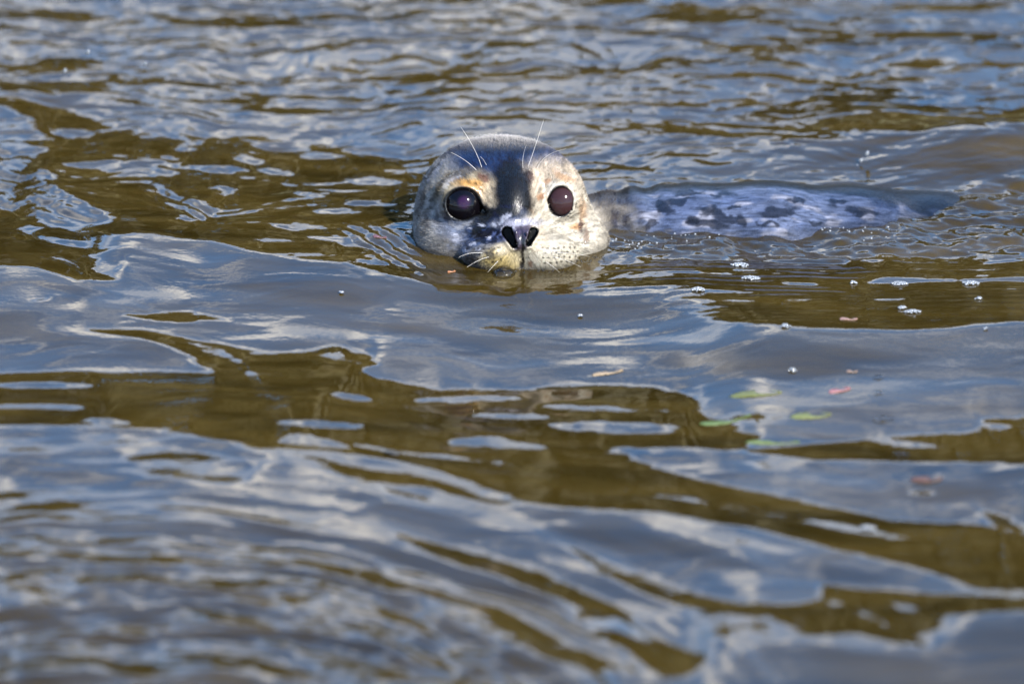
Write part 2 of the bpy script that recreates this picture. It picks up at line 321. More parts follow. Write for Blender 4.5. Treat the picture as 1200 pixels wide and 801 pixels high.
# fine rings that travel out from the muzzle, and the lines combed along the flank
nose_p = np.array([0.010, -0.080])
dist = np.hypot((FX - nose_p[0]) * 0.72, FY - nose_p[1] - 0.02)
ring = np.sin(dist * 2 * np.pi / 0.0125 + 1.5 * fbm(FX * 25, FY * 25, oct=2, seed=41))
amp = 0.00013 * smooth(0.03, 0.06, dist) * (1 - smooth(0.06, 0.15, dist)) * smooth(0.10, -0.02, FY) * (0.6 + 0.6 * fbm(FX * 12, FY * 12, oct=2, seed=42))
H = H + ring * amp
comb = np.sin(FY * 2 * np.pi / 0.017 + 0.8 * FX * 10 + 3.0 * fbm(FX * 6, FY * 14, oct=2, seed=43))
m_comb = region([(700, 300), (1230, 305), (1230, 375), (1000, 382), (800, 362), (700, 345)], 10)
H = H + comb * 0.00012 * sample(m_comb, PX, PY)
for (pts, per) in (([(165, 215), (205, 222), (262, 262), (225, 258), (185, 240)], 0.016), ([(-20, 165), (60, 210), (120, 262), (40, 258), (-40, 240)], 0.022), ([(395, 268), (430, 262), (500, 285), (560, 312), (500, 326), (430, 300)], 0.015)):
    mk = sample(region(pts, 5), PX, PY); H = H + 0.00055 * mk * np.sin((FX * 0.9 + FY * 0.55) * 2 * np.pi / per + 2 * fbm(FX * 20, FY * 20, oct=2, seed=44))
m_sh = sample(region([(250, 500), (480, 555), (700, 640), (820, 730), (800, 790), (640, 700), (470, 640), (0, 600), (0, 520)], 8), PX, PY)
H = H + 0.00022 * m_sh * np.sin((PY - 0.24 * PX - 0.00012 * PX ** 2) / 7.0 + 2.2 * fbm(FX * 7, FY * 7, oct=3, seed=46))
m_fl = sample(region([(705, 262), (800, 262), (1000, 250), (1230, 205), (1230, 300), (1000, 305), (720, 298)], 7), PX, PY)
H = H + m_fl * (0.0024 * fbm(FX * 34 + FY * 8, FY * 40, oct=3, seed=47) + 0.0022 * np.abs(fbm(FX * 12, FY * 18, oct=2, seed=48)))
m_bl = sample(A_bl, PX, PY) + 0.25 * m_sh
rho = np.hypot((PX - 150) / 2.0, PY - 960); phi = np.arctan2(PY - 960, (PX - 150) / 2.0)
sw = 0.11 * fbm(FX * 6, FY * 5, oct=3, seed=91)
H = H + m_bl * (0.0034 * fbm(phi * 1.3 + sw * 3, rho / 34 + sw * 5, oct=2, seed=92) + 0.0008 * fbm(phi * 3.2 + sw * 5, rho / 11 + sw * 9, oct=2, seed=93) + 0.00018 * fbm(phi * 7, rho / 4 + sw * 14, oct=2, seed=94))
m_ch = sample(region([(-60, 640), (260, 640), (480, 690), (640, 770), (660, 850), (-60, 850)], 20), PX, PY)
H = H + m_ch * 0.0012 * fbm(FX * 22 + FY * 9, FY * 26, oct=3, seed=96)
lw_ = sample(region([(-60, 560), (300, 590), (700, 660), (900, 800), (900, 850), (-60, 850)], 30), PX, PY)
# the hump thrown up behind on the right
H = H + 0.022 * np.exp(-(((FX - 0.46) / 0.16) ** 2 + ((FY - 0.27) / 0.07) ** 2))

# tensor grid: fine where the lens looks, ever coarser out to the banks
def graded(lo, hi, fine, far, n):
    t = np.linspace(0, 1, n + 1)[1:]; g = (np.exp(6.2 * t) - 1) / (math.exp(6.2) - 1)
    return np.r_[(lo - g * (far + lo))[::-1], fine, hi + g * (far - hi)]
ax = graded(fx[0], fx[-1], fx, 14.5, 46); ay = graded(fy[0], fy[-1], fy, 14.5, 46)
AX, AY = np.meshgrid(ax, ay)
inside_w = smooth(0, 0.05, AX - X0) * smooth(0, 0.05, X1 - AX) * smooth(0, 0.10, AY - Y0) * smooth(0, 0.10, Y1 - AY)
Z = 0.0022 * fbm(AX * 4, AY * 3.2, oct=2, seed=51) * (1 - inside_w) + 0.004 * fbm(AX * 0.9, AY * 0.8, oct=1, seed=52) * (1 - inside_w)
n0 = 46
Z[n0:n0 + len(fy), n0:n0 + len(fx)] += H * inside_w[n0:n0 + len(fy), n0:n0 + len(fx)]
ny_, nx_ = AX.shape
idx = np.arange(nx_ * ny_).reshape(ny_, nx_)
QF = np.stack([idx[:-1, :-1], idx[:-1, 1:], idx[1:, 1:], idx[1:, :-1]], -1).reshape(-1, 4)
water_me = mesh_from('water', np.stack([AX, AY, Z], -1).reshape(-1, 3), QF)
def water_h(x, y):
    i = int(round((x - X0) / DX)); j = int(round((y - Y0) / DY))
    i = min(max(i, 0), len(fx) - 1); j = min(max(j, 0), len(fy) - 1); return float(H[j, i])

m, t, o_ = mat_new('murky_water')
geo = N(t, 'ShaderNodeNewGeometry')
bmp_n = N(t, 'ShaderNodeTexNoise'); bmp_n.inputs['Scale'].default_value = 190; bmp_n.inputs['Detail'].default_value = 2
bmp = N(t, 'ShaderNodeBump'); bmp.inputs['Strength'].default_value = 0.10; bmp.inputs['Distance'].default_value = 0.0006
t.links.new(geo.outputs['Position'], bmp_n.inputs['Vector']); t.links.new(bmp_n.outputs['Fac'], bmp.inputs['Height'])
fr = N(t, 'ShaderNodeFresnel'); fr.inputs['IOR'].default_value = 1.333
gl = N(t, 'ShaderNodeBsdfGlossy'); gl.inputs['Roughness'].default_value = 0.03; gl.inputs['Color'].default_value = (1, 1, 1, 1)
df = N(t, 'ShaderNodeBsdfDiffuse')
silt = N(t, 'ShaderNodeTexNoise'); silt.inputs['Scale'].default_value = 7; silt.inputs['Distortion'].default_value = 1.2; silt.inputs['Detail'].default_value = 5
sr = N(t, 'ShaderNodeValToRGB'); sr.color_ramp.elements[0].position = 0.3; sr.color_ramp.elements[0].color = (0.014, 0.0094, 0.0014, 1)
sr.color_ramp.elements[1].position = 0.7; sr.color_ramp.elements[1].color = (0.043, 0.0285, 0.0058, 1)
smp = N(t, 'ShaderNodeMapping'); smp.inputs['Scale'].default_value = (0.55, 1.9, 1.0); smp.inputs['Rotation'].default_value = (0, 0, 0.25); t.links.new(geo.outputs['Position'], smp.inputs['Vector']); t.links.new(smp.outputs[0], silt.inputs['Vector']); t.links.new(silt.outputs['Fac'], sr.inputs['Fac']); t.links.new(sr.outputs['Color'], df.inputs['Color'])
tr = N(t, 'ShaderNodeBsdfTransparent'); tr.inputs['Color'].default_value = (0.95, 0.93, 0.85, 1)
m1 = N(t, 'ShaderNodeMixShader'); m1.inputs[0].default_value = 0.75
m2 = N(t, 'ShaderNodeMixShader')
t.links.new(tr.outputs[0], m1.inputs[1]); t.links.new(df.outputs[0], m1.inputs[2])
t.links.new(bmp.outputs[0], gl.inputs['Normal']); t.links.new(bmp.outputs[0], fr.inputs['Normal'])
t.links.new(fr.outputs[0], m2.inputs[0]); t.links.new(m1.outputs[0], m2.inputs[1]); t.links.new(gl.outputs[0], m2.inputs[2])
t.links.new(m2.outputs[0], o_.inputs['Surface'])
va = N(t, 'ShaderNodeVolumeAbsorption'); va.inputs['Color'].default_value = (0.55, 0.42, 0.12, 1); va.inputs['Density'].default_value = 45
t.links.new(va.outputs[0], o_.inputs['Volume'])
tag(link('water', water_me, m), 'rippled olive brown water reflecting blue sky and cloud', kind='structure')

# bed and banks: one sheet that dips under the water and runs to the horizon
rr = np.r_[0.01, 3, 7, 11, 13, 14, 14.6, 15.2, 16, 17.5, 20, 26, 40, 90, 300, 1200]; hh = np.r_[-1.3, -1.3, -1.3, -1.2, -0.9, -0.35, 0.05, 0.35, 0.7, 1.0, 1.2, 1.3, 1.4, 1.5, 2, 4]
na = 120; th = np.linspace(0, 2 * np.pi, na, endpoint=False)
V = []; 
for r_, h_ in zip(rr, hh):
    k_ = 0.25 * fbm(np.cos(th) * 4 + 7, np.sin(th) * 4 + r_ * .2, oct=2, seed=60) if 13 < r_ < 300 else 0 * th
    V.append(np.stack([np.cos(th) * r_, np.sin(th) * r_, h_ + k_ * 0.5 - 0 * th], -1))
V = np.concatenate(V); F = []
for i in range(len(rr) - 1):
    a = np.arange(na); b = (a + 1) % na; F.append(np.stack([i * na + a, (i + 1) * na + a, (i + 1) * na + b, i * na + b], -1))
m, t, p = principled('mud', (0.06, 0.05, 0.03), 0.9)
nn = N(t, 'ShaderNodeTexNoise'); nn.inputs['Scale'].default_value = 1.5; nn.inputs['Detail'].default_value = 8; rp = N(t, 'ShaderNodeValToRGB')
rp.color_ramp.elements[0].color = (0.035, 0.035, 0.015, 1); rp.color_ramp.elements[1].color = (0.09, 0.085, 0.04, 1)
t.links.new(nn.outputs['Fac'], rp.inputs['Fac']); t.links.new(rp.outputs['Color'], p.inputs['Base Color'])
tag(link('ground', mesh_from('ground', V, np.concatenate(F)), m), 'muddy bed and grassy banks of the pool', kind='structure')

# bushes and low trees around the far banks, seen only as the dark part of the reflection
nl = 42000
ang = rng.uniform(-1.75, 1.75, nl); hmax = 5.6 + 0.8 * fbm(ang * 9 + 20, ang * 0, oct=4, seed=70, gain=.6) + 0.5 * fbm(ang * 2 + 50, ang * 0, oct=1, seed=71)
hz = 0.3 + (hmax - 0.3) * rng.uniform(0, 1, nl) ** 1.25
rad = 17.0 + rng.uniform(-1.0, 1.6, nl)
Cn = np.stack([np.sin(ang) * rad, np.cos(ang) * rad, hz], -1)
sz = rng.uniform(0.16, 0.42, nl)[:, None]
d1 = rng.normal(size=(nl, 3)); d1 /= np.linalg.norm(d1, axis=1)[:, None]; d2 = np.cross(d1, rng.normal(size=(nl, 3))); d2 /= np.linalg.norm(d2, axis=1)[:, None]
V = np.stack([Cn - d1 * sz, Cn - d2 * sz * .6, Cn + d1 * sz, Cn + d2 * sz * .6], 1).reshape(-1, 3)
m, t, p = principled('foliage', (0.045, 0.05, 0.018), 0.7)
gp = N(t, 'ShaderNodeNewGeometry'); nn = N(t, 'ShaderNodeTexNoise'); nn.inputs['Scale'].default_value = 0.9; nn.inputs['Detail'].default_value = 4; rp = N(t, 'ShaderNodeValToRGB')
rp.color_ramp.elements[0].position = .44; rp.color_ramp.elements[0].color = (0.008, 0.008, 0.003, 1); rp.color_ramp.elements[1].position = .62; rp.color_ramp.elements[1].color = (0.105, 0.088, 0.036, 1)
t.links.new(gp.outputs['Position'], nn.inputs['Vector']); t.links.new(nn.outputs['Fac'], rp.inputs['Fac']); t.links.new(rp.outputs['Color'], p.inputs['Base Color'])
tag(link('tree_line', mesh_from('tree_line', V, np.arange(nl * 4).reshape(-1, 4), False), m), 'dark bushes crowding the far bank', kind='stuff')

# ================================================================== THE SEAL
# Shape: a smooth implicit body (millimetres, head frame for the head, world frame for the trunk) meshed with surface nets.
def sell(P, c, r):                      # ellipsoid
    q = (P - np.array(c, np.float32)) / np.array(r, np.float32); k0 = np.linalg.norm(q, axis=-1) + 1e-6
    k1 = np.linalg.norm(q / np.array(r, np.float32), axis=-1) + 1e-6
    return k0 * (k0 - 1) / k1
def smin(a, b, k):
    h = np.maximum(k - np.abs(a - b), 0) / k; return np.minimum(a, b) - h * h * k * 0.25
def smax(a, b, k): return -smin(-a, -b, k)
def capsule(P, a, b, ra, rb):
    a = np.array(a, np.float32); b = np.array(b, np.float32); ab = b - a
    t_ = np.clip(((P - a) @ ab) / (ab @ ab), 0, 1); return np.linalg.norm(P - a - t_[..., None] * ab, axis=-1) - (ra + (rb - ra) * t_)
NOSTRILS = (((-1.9, -24.0), (4.3, -35.4), 4.9, 2.6, 60.0), ((21.2, -23.8), (16.8, -33.8), 4.0, 2.4, 60.0))
def cap2(u, v, a, b, ra, rb):
    ab = (b[0] - a[0], b[1] - a[1]); t_ = np.clip(((u - a[0]) * ab[0] + (v - a[1]) * ab[1]) / (ab[0] ** 2 + ab[1] ** 2), 0, 1)
    return np.hypot(u - a[0] - t_ * ab[0], v - a[1] - t_ * ab[1]) - (ra + (rb - ra) * t_)
EYE_L, EYE_R = (-41.0, 0.5, 41.0), (45.0, 3.0, 28.0)
ER = 18.5
def field(Q):
    """Q in the head frame, mm"""
    d = sell(Q, (-7, -17, -30), (78, 77, 92))
    d = smin(d, sell(Q, (-28, 6, -15), (46, 44, 60)), 16)                # fullness of the upper left of the dome
    d = smin(d, sell(Q, (20, 6, -18), (42, 42, 60)), 16)
    d = smin(d, sell(Q, (-46, -34, 10), (34, 34, 38)), 20)                # left cheek
    d = smin(d, sell(Q, (52, -40, 2), (36, 36, 38)), 22)                  # right cheek
    d = smin(d, sell(Q, (45, -52, -26), (44, 44, 50)), 20)                # neck roll on the right
    d = smin(d, sell(Q, (4, -10, 44), (22, 36, 31)), 16)                  # bridge
    d = smin(d, sell(Q, (-13, -43, 56), (29, 21, 32)), 8)                # whisker pads
    d = smin(d, sell(Q, (31, -43, 53), (29, 21, 31)), 8)
    d = smin(d, sell(Q, (9, -31, 74), (17, 12, 15)), 9)                   # nose
    d = smin(d, sell(Q, (9, -66, 50), (26, 14, 26)), 12)                  # chin
    d = smin(d, sell(Q, (-42, 14, 40), (24, 12, 16)), 10)                 # brows
    d = smin(d, sell(Q, (45, 18, 28), (20, 12, 16)), 10)
    for e in (EYE_L, EYE_R):                                              # sunken sockets
        d = d + 4.2 * np.exp(-(((Q[..., 0] - e[0]) / 25) ** 2 + ((Q[..., 1] - e[1] + 2) / 22) ** 2)) * (Q[..., 2] > -10)
    # eyes: lids over the ball, then the opening
    for e, ro, dirn in ((EYE_L, (16.2, 14.6, 14), (-0.22, 0.02)), (EYE_R, (10.6, 13.2, 14), (0.30, 0.05))):
        ev = np.array(e, np.float32)
        d = smin(d, np.linalg.norm(Q - ev, axis=-1) - (ER + 1.8), 7)
        a_ = 0.22 if e is EYE_R else -0.25; qu, qv = Q[..., 0] - e[0] - dirn[0] * 2, Q[..., 1] - e[1] - dirn[1]
        QQ = np.stack([qu * math.cos(a_) - qv * math.sin(a_), qu * math.sin(a_) + qv * math.cos(a_), Q[..., 2] - e[2] - ER], -1)
        d = smax(d, -sell(QQ, (0, 0, 0), (ro[0], ro[1], 13)), 3.0)
        if e is EYE_L: d = smax(d, -np.maximum(cap2(Q[..., 0], Q[..., 1], (e[0] + 8, e[1] - 2), (e[0] + 18.5, e[1] - 6.5), 8.5, 2.2), e[2] + 6 - Q[..., 2]), 3.0)
        else: d = smax(d, -np.maximum(cap2(Q[..., 0], Q[..., 1], (e[0] - 3, e[1] + 4), (e[0] - 10.5, e[1] + 1.0), 5, 1.6), e[2] + 6 - Q[..., 2]), 2.0)
        d = smax(d, -(np.linalg.norm(Q - ev, axis=-1) - (ER - 0.8)), 0.6)
    # nostrils (slanting, meeting below) and the cleft
    for a, b, r1, r2, wn in NOSTRILS:                                      # flared rims
        dd = cap2(Q[..., 0], Q[..., 1], a, b, r1, r2); d = d - 1.3 * np.exp(-((dd - 1.2) / 2.0) ** 2) * (Q[..., 2] > wn)
    for a, b, r1, r2, wn in NOSTRILS:
        d = smax(d, -np.maximum(cap2(Q[..., 0], Q[..., 1], a, b, r1, r2), wn - Q[..., 2]), 1.6)
    d = smax(d, -capsule(Q, (9.6, -27, 93), (9.9, -44, 91), 1.5, 1.6), 1.5)
    d = smax(d, -capsule(Q, (9.9, -44, 88), (10.2, -62, 76), 1.8, 2.2), 1.8)
    d = smin(d, capsule(Q, (6.0, -24, 90), (8.0, -37, 88), 1.5, 1.0), 1.2); d = smin(d, capsule(Q, (15.6, -24, 89.5), (13.0, -37, 88), 1.4, 1.0), 1.2)
    # creases behind the left eye and the ear dimple
    d = smax(d, -capsule(Q, (-52, 27, 33), (-68, 8, 12), 1.2, 1.2), 3.0)
    d = smax(d, -capsule(Q, (-68, 8, 12), (-70, -12, 10), 1.2, 0.8), 3.0)
    return d
TRUNK = [((0, 45, -44), 66), ((60, 62, -66), 78), ((110, 70, -70), 87), ((160, 72, -72), 93), ((230, 72, -73), 96), ((310, 86, -78), 93), ((380, 106, -83), 86), ((445, 124, -88), 74), ((515, 150, -98), 52), ((585, 190, -108), 26)]
def field_world(P):
    """P in world millimetres"""
    Q = np.empty_like(P); y = P[..., 1]; z = P[..., 2] - HEAD_Z * 1000
    Q[..., 0] = P[..., 0]; Q[..., 1] = y * sh + z * ch; Q[..., 2] = -y * ch + z * sh
    d = field(Q) if P[..., 0].min() < 130 else np.full(P.shape[:-1], 1e3, np.float32)
    b = None
    for (p0, r0), (p1, r1) in zip(TRUNK[:-1], TRUNK[1:]):
        c_ = capsule(P, p0, p1, r0, r1); b = c_ if b is None else smin(b, c_, 12)
    b = smin(b, sell(P, (640, 190, -112), (60, 22, 8)), 14)               # hind flippers
    b = smin(b, sell(P, (635, 225, -112), (58, 20, 8)), 14)
    b = smin(b, sell(P, (120, -40, -120), (42, 40, 9)), 14)               # near fore flipper, under water
    b = smin(b, sell(P, (150, 165, -125), (40, 42, 9)), 14)
    # skin folds at the neck, right of the head
    b = b + 1.6 * np.exp(-((P[..., 0] - 112) / 34) ** 2) * np.sin(P[..., 0] / 4.2 + P[..., 2] * 0.05 + P[..., 1] * .03)
    return smin(d, b, 10)
def surface_nets(lo, hi, h):
    xs = [np.arange(lo[i], hi[i] + h, h, dtype=np.float32) for i in range(3)]
    D = np.empty([len(q) for q in xs], np.float32)
    for i0 in range(0, len(xs[0]), 24):
        G = np.stack(np.meshgrid(xs[0][i0:i0 + 24], xs[1], xs[2], indexing='ij'), -1); D[i0:i0 + 24] = field_world(G)
    s = D < 0
    nz_ = [n - 1 for n in D.shape]
    cnt = np.zeros(nz_, np.int8)
    for i in (0, 1):
        for j in (0, 1):
            for k in (0, 1): cnt += s[i:i + nz_[0], j:j + nz_[1], k:k + nz_[2]]
    act = (cnt > 0) & (cnt < 8)
    vid = np.full(nz_, -1, np.int64); ijk = np.argwhere(act); vid[act] = np.arange(len(ijk))
    V = np.stack([xs[a][ijk[:, a]] + h / 2 for a in range(3)], -1).astype(np.float32)
    Fs = []
    for a in range(3):
        b, c = (a + 1) % 3, (a + 2) % 3
        sl0 = [slice(1, -1)] * 3; sl1 = [slice(1, -1)] * 3
        sl0[a] = slice(0, -1); sl1[a] = slice(1, None)
        s0, s1 = s[tuple(sl0)], s[tuple(sl1)]
        e = np.argwhere(s0 != s1); 
        if len(e) == 0: continue
        flip = s0[tuple(e.T)]
        g = e.copy(); g[:, b] += 1; g[:, c] += 1
        def vv(db, dc):
            q = g.copy(); q[:, b] -= db; q[:, c] -= dc; return vid[tuple(q.T)]
        quad = np.stack([vv(1, 1), vv(0, 1), vv(0, 0), vv(1, 0)], -1)
        quad[~flip] = quad[~flip][:, ::-1]; Fs.append(quad)
    return V, np.concatenate(Fs)
def newton(V, n=3):
    e = 0.35
    for _ in range(n):
        d = field_world(V); g = np.stack([field_world(V + np.eye(3, dtype=np.float32)[a] * e) - d for a in range(3)], -1) / e
        g2 = (g ** 2).sum(-1); V = V - np.clip(d / np.maximum(g2, 0.2), -1.2, 1.2)[:, None] * g
    return V, g / np.maximum(np.sqrt(g2), 1e-6)[:, None]
V, F = surface_nets((-104, -110, -190), (710, 270, 104), 2.4)
used = F.min(1) >= 0; F = F[used]
V, _ = newton(V, 2)
# refine the part that shows (head and neck) once
def refine(V, F, sel):
    """split every quad of the mesh 1 -> 4 where sel, keep the rest; drop the seam by refining whole mesh when sel is None"""
    E = np.sort(np.stack([F, np.roll(F, -1, 1)], -1).reshape(-1, 2), 1); key = E[:, 0].astype(np.int64) * len(V) + E[:, 1]
    uk, inv = np.unique(key, return_inverse=True); inv = inv.reshape(-1, 4)
    mid = (V[uk // len(V)] + V[uk % len(V)]) / 2; fc = V[F].mean(1)
    n1 = len(V); n2 = n1 + len(mid); c_ = n2 + np.arange(len(F))
    NF = [np.stack([F[:, i], n1 + inv[:, i], c_, n1 + inv[:, i - 1]], -1) for i in range(4)]
    return np.concatenate([V, mid, fc]), np.concatenate(NF)
V, F = refine(V, F, None)
V, Nn = newton(V.astype(np.float32), 2)

# ---- coat colours, laid out over the head in the head frame (photo px) and over the trunk
def coat(Vw):
    """Vw world mm -> base colour"""
    Q = W2L(Vw / 1000.0); px = 597 + Q[:, 0] / 0.756; py = 240 - Q[:, 1] / 0.756; ww = Q[:, 2]
    jx = 3.0 * fbm(Q[:, 0] / 9, Q[:, 1] / 9, ww / 9, 3, 81); jy = 3.0 * fbm(Q[:, 0] / 9 + 30, Q[:, 1] / 9, ww / 9, 3, 82)
    x = px + jx; y = py + jy
    C = np.tile(srgb(158, 155, 152), (len(Vw), 1))
    def blob(cx, cy, rx, ry, rot, col, k=1.0, soft=0.5, n=None):
        nonlocal C
        a, b = math.cos(R(rot)), math.sin(R(rot)); dx, dy = x - cx, y - cy
        rr_ = np.sqrt(((dx * a + dy * b) / rx) ** 2 + ((-dx * b + dy * a) / ry) ** 2)
        m_ = (1 - smooth(1 - soft, 1 + soft, rr_)) * k * (ww > -60)
        if n is not None: m_ = m_ * smooth(-n, n, fbm(Q[:, 0] / 4.5, Q[:, 1] / 4.5, ww / 4.5, 3, 83))
        C = C * (1 - m_[:, None]) + srgb(*col) * m_[:, None]
    blob(597, 178, 84, 44, 0, (52, 66, 94), 1, .4)                # grey forehead with the sky's blue sheen put into its colour
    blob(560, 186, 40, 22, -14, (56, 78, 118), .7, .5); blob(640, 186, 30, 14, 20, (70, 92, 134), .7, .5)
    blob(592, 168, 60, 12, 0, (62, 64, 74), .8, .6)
    blob(504, 232, 30, 52, 12, (206, 203, 198), .95, .4)
    blob(503, 248, 14, 26, 10, (116, 108, 104), .5, .6, .4)
    blob(526, 262, 10, 10, 0, (92, 70, 52), .6, .6, .4)
    blob(545, 220, 36, 20, -10, (196, 184, 160), .95, .35)          # pale ring round the left eye
    blob(556, 219, 22, 8, 16, (212, 166, 96), .75, .5)
    blob(577, 228, 13, 17, 10, (232, 216, 190), .95, .5); blob(568, 209, 7, 5, 20, (120, 72, 62), .7, .5)
    blob(536, 208, 22, 4, -22, (84, 84, 92), .55, .6)
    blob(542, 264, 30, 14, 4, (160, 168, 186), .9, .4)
    blob(650, 226, 50, 40, 10, (230, 216, 196), .98, .3)            # cream right of the face
    blob(668, 262, 52, 50, 0, (226, 218, 202), .98, .3)
    blob(700, 215, 18, 40, -20, (150, 140, 130), .6, .5)
    blob(634, 230, 4.5, 5.5, 10, (196, 148, 110), .75, .4); blob(642, 213, 5, 3.5, 0, (206, 164, 130), .7, .5)
    blob(620, 208, 5, 7, 0, (86, 58, 52), .8, .4); blob(611, 214, 4, 5, 0, (60, 40, 44), .7, .5)
    blob(682, 247, 4.5, 15, -6, (200, 152, 104), .5, .5); blob(672, 264, 9, 3.5, 0, (214, 160, 96), .7, .5); blob(681, 264, 2.2, 6, 0, (92, 58, 44), .85, .4)
    blob(686, 275, 3, 12, 8, (140, 106, 84), .6, .5); blob(660, 207, 14, 4, 25, (196, 156, 116), .6, .5)
    blob(622, 246, 3, 6, -30, (130, 100, 76), .5, .5)
    def line(pts, wd, col, k=.9):
        P_ = np.array(pts, float); nn_ = 14; ts = np.linspace(0, len(P_) - 1, nn_)
        for t_ in ts: blob(np.interp(t_, range(len(P_)), P_[:, 0]), np.interp(t_, range(len(P_)), P_[:, 1]), wd * 1.5, wd * 1.5, 0, col, k * .5, .5)
    line([(517, 190), (508, 200), (500, 212)], 1.6, (50, 46, 44)); line([(537, 203), (525, 210), (518, 218), (509, 232), (504, 242)], 1.7, (44, 40, 40)); line([(541, 206), (529, 213), (522, 221), (515, 234), (513, 250)], 1.5, (226, 226, 230))  # dark crease strokes and the white highlight beside them, painted into the coat
    line([(520, 188), (511, 200), (503, 212)], 1.2, (206, 212, 226)); line([(522, 232), (519, 245), (523, 258), (533, 265)], 1.6, (84, 76, 74), .7)  # first stroke: highlight along the upper crease, painted pale
    for q in ((496, 232, 3, 9, 12), (500, 255, 3, 8, 0), (512, 256, 3, 7, -8), (490, 250, 2.5, 8, 5)): blob(*q, (88, 82, 80), .6, .5)
    # dark blaze from crown to nose
    blob(600, 218, 21, 30, 0, (18, 18, 30), .97, .3, None); blob(604, 238, 22, 16, 0, (10, 10, 20), .98, .3)
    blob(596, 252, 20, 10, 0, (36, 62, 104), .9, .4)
    blob(577, 256, 20, 12, -25, (22, 38, 70), .95, .35); blob(568, 250, 8, 9, 0, (16, 20, 34), .95, .3)
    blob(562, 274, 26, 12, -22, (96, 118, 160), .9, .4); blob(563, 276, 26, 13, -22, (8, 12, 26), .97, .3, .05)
    blob(545, 285, 20, 12, 10, (160, 166, 184), .8, .4, .3)
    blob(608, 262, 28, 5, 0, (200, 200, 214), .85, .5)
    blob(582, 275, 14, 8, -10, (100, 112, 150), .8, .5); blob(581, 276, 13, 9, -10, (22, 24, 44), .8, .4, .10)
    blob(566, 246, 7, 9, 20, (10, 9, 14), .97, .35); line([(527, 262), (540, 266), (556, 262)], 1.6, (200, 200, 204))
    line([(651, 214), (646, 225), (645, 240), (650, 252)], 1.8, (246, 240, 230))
    line([(577, 246), (570, 256), (558, 268), (550, 277)], 2.4, (5, 8, 18), .95); line([(590, 262), (576, 270), (562, 279), (548, 288)], 1.8, (6, 9, 20), .9); line([(562, 256), (556, 264), (545, 272)], 1.6, (10, 18, 36), .8); line([(585, 247), (596, 250), (606, 248)], 3, (6, 8, 20), .9)
    for q in ((567, 262, 4, 1.6, -8), (591, 258, 5, 1.8, -20), (581, 263, 3.5, 2.2, 10), (597, 253, 3, 1.6, -30), (555, 284, 4, 2, 20), (546, 290, 5, 3, 20), (537, 280, 6, 4, 30), (573, 278, 2.5, 1.5, 0), (561, 291, 3, 1.5, 0), (551, 269, 2.5, 1.2, 0)): blob(*q, (222, 224, 236), .9, .5)  # white speckle and wet glints left of the nose, painted as pale spots
    # muzzle
    blob(590, 304, 26, 14, 0, (205, 188, 140), .95, .35); blob(646, 298, 42, 22, 0, (232, 224, 206), .95, .35); blob(630, 280, 10, 14, 0, (236, 222, 200), .95, .4)
    blob(565, 300, 22, 7, -6, (60, 58, 60), .75, .4, .25); blob(590, 291, 10, 8, 0, (226, 214, 190), .8, .5)
    blob(622, 308, 4, 4, 0, (170, 120, 84), .6, .5)
    blob(610, 275, 18, 10, 0, (96, 84, 106), .95, .22)                # nose leather
    blob(608, 284, 9, 10, 0, (78, 66, 86), .9, .3)
    for a, b_, r1, r2, wn in NOSTRILS:
        dd = cap2(Q[:, 0], Q[:, 1], a, b_, r1, r2); m_ = (1 - smooth(-.6, .5, dd)) * (ww > 30); C = C * (1 - m_[:, None]) + srgb(5, 4, 6) * m_[:, None]
    blob(611.5, 281, 2.6, 13, 0, (30, 24, 36), .9, .3); blob(610.5, 305, 2.6, 16, 0, (24, 14, 12), .95, .4)
    x, y = px, py
    for row in range(4):                                            # rows of whisker follicles
        for c_ in range(7):
            for sgn in (-1, 1):
                bx = 611 + sgn * (25 + c_ * 6.2 + (row % 2) * 3) + rng.uniform(-1, 1); by = 290 + row * 5.6 + sgn * (-0.5) * c_ * .4 + rng.uniform(-1, 1)
                blob(bx, by, 1.5, 1.1, 0, (40, 28, 22), .85, .4)
    # eyelid margins, dark and wet
    for e, ro in ((EYE_L, (16.2, 14.6)), (EYE_R, (10.6, 13.2))):
        q = np.sqrt(((Q[:, 0] - e[0]) / ro[0]) ** 2 + ((Q[:, 1] - e[1]) / ro[1]) ** 2)
        m_ = (1 - smooth(1.02, 1.14, q)) * (ww > 0); C = C * (1 - m_[:, None]) + srgb(14, 10, 12) * m_[:, None]
    # fur grain
    ra = np.hypot(Q[:, 0] - 9, Q[:, 1] + 30) + 0.6 * np.maximum(0, 60 - ww); an = np.arctan2(Q[:, 1] + 30, Q[:, 0] - 9)
    g = fbm(an * 30, ra / 9, 0, 3, 84) + 0.6 * fbm(Q[:, 0] / 1.4, Q[:, 1] / 2.4, ww / 2.0, 1, 90); C = C * np.clip(1 + 0.30 * g, .3, 1.7)[:, None]
    # trunk
    X, Y, Zw = Vw[:, 0], Vw[:, 1], Vw[:, 2]
    B = np.tile(srgb(126, 135, 158), (len(Vw), 1))
    mott = fbm(X / 24, Y / 15, Zw / 15, 3, 85); k = smooth(-0.1, 0.5, mott)[:, None]; B = B * (1 - k * .4) + srgb(104, 118, 150) * k * .4
    k = smooth(0.3, 0.75, fbm(X / 16 + 7, Y / 10, Zw / 10, 2, 86))[:, None]; B = B * (1 - k * .6) + srgb(196, 194, 200) * k * .6
    B = B * np.clip(1 + 0.5 * fbm(X / 13, Y / 2.2, Zw / 1.6, 2, 95), .35, 1.8)[:, None]  # streaky highlights of the wet film painted into the colour
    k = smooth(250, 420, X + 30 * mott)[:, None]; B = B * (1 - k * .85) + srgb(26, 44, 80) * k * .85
    bx, by = 597 + Q[:, 0] / .756, 240 - Q[:, 1] / .756
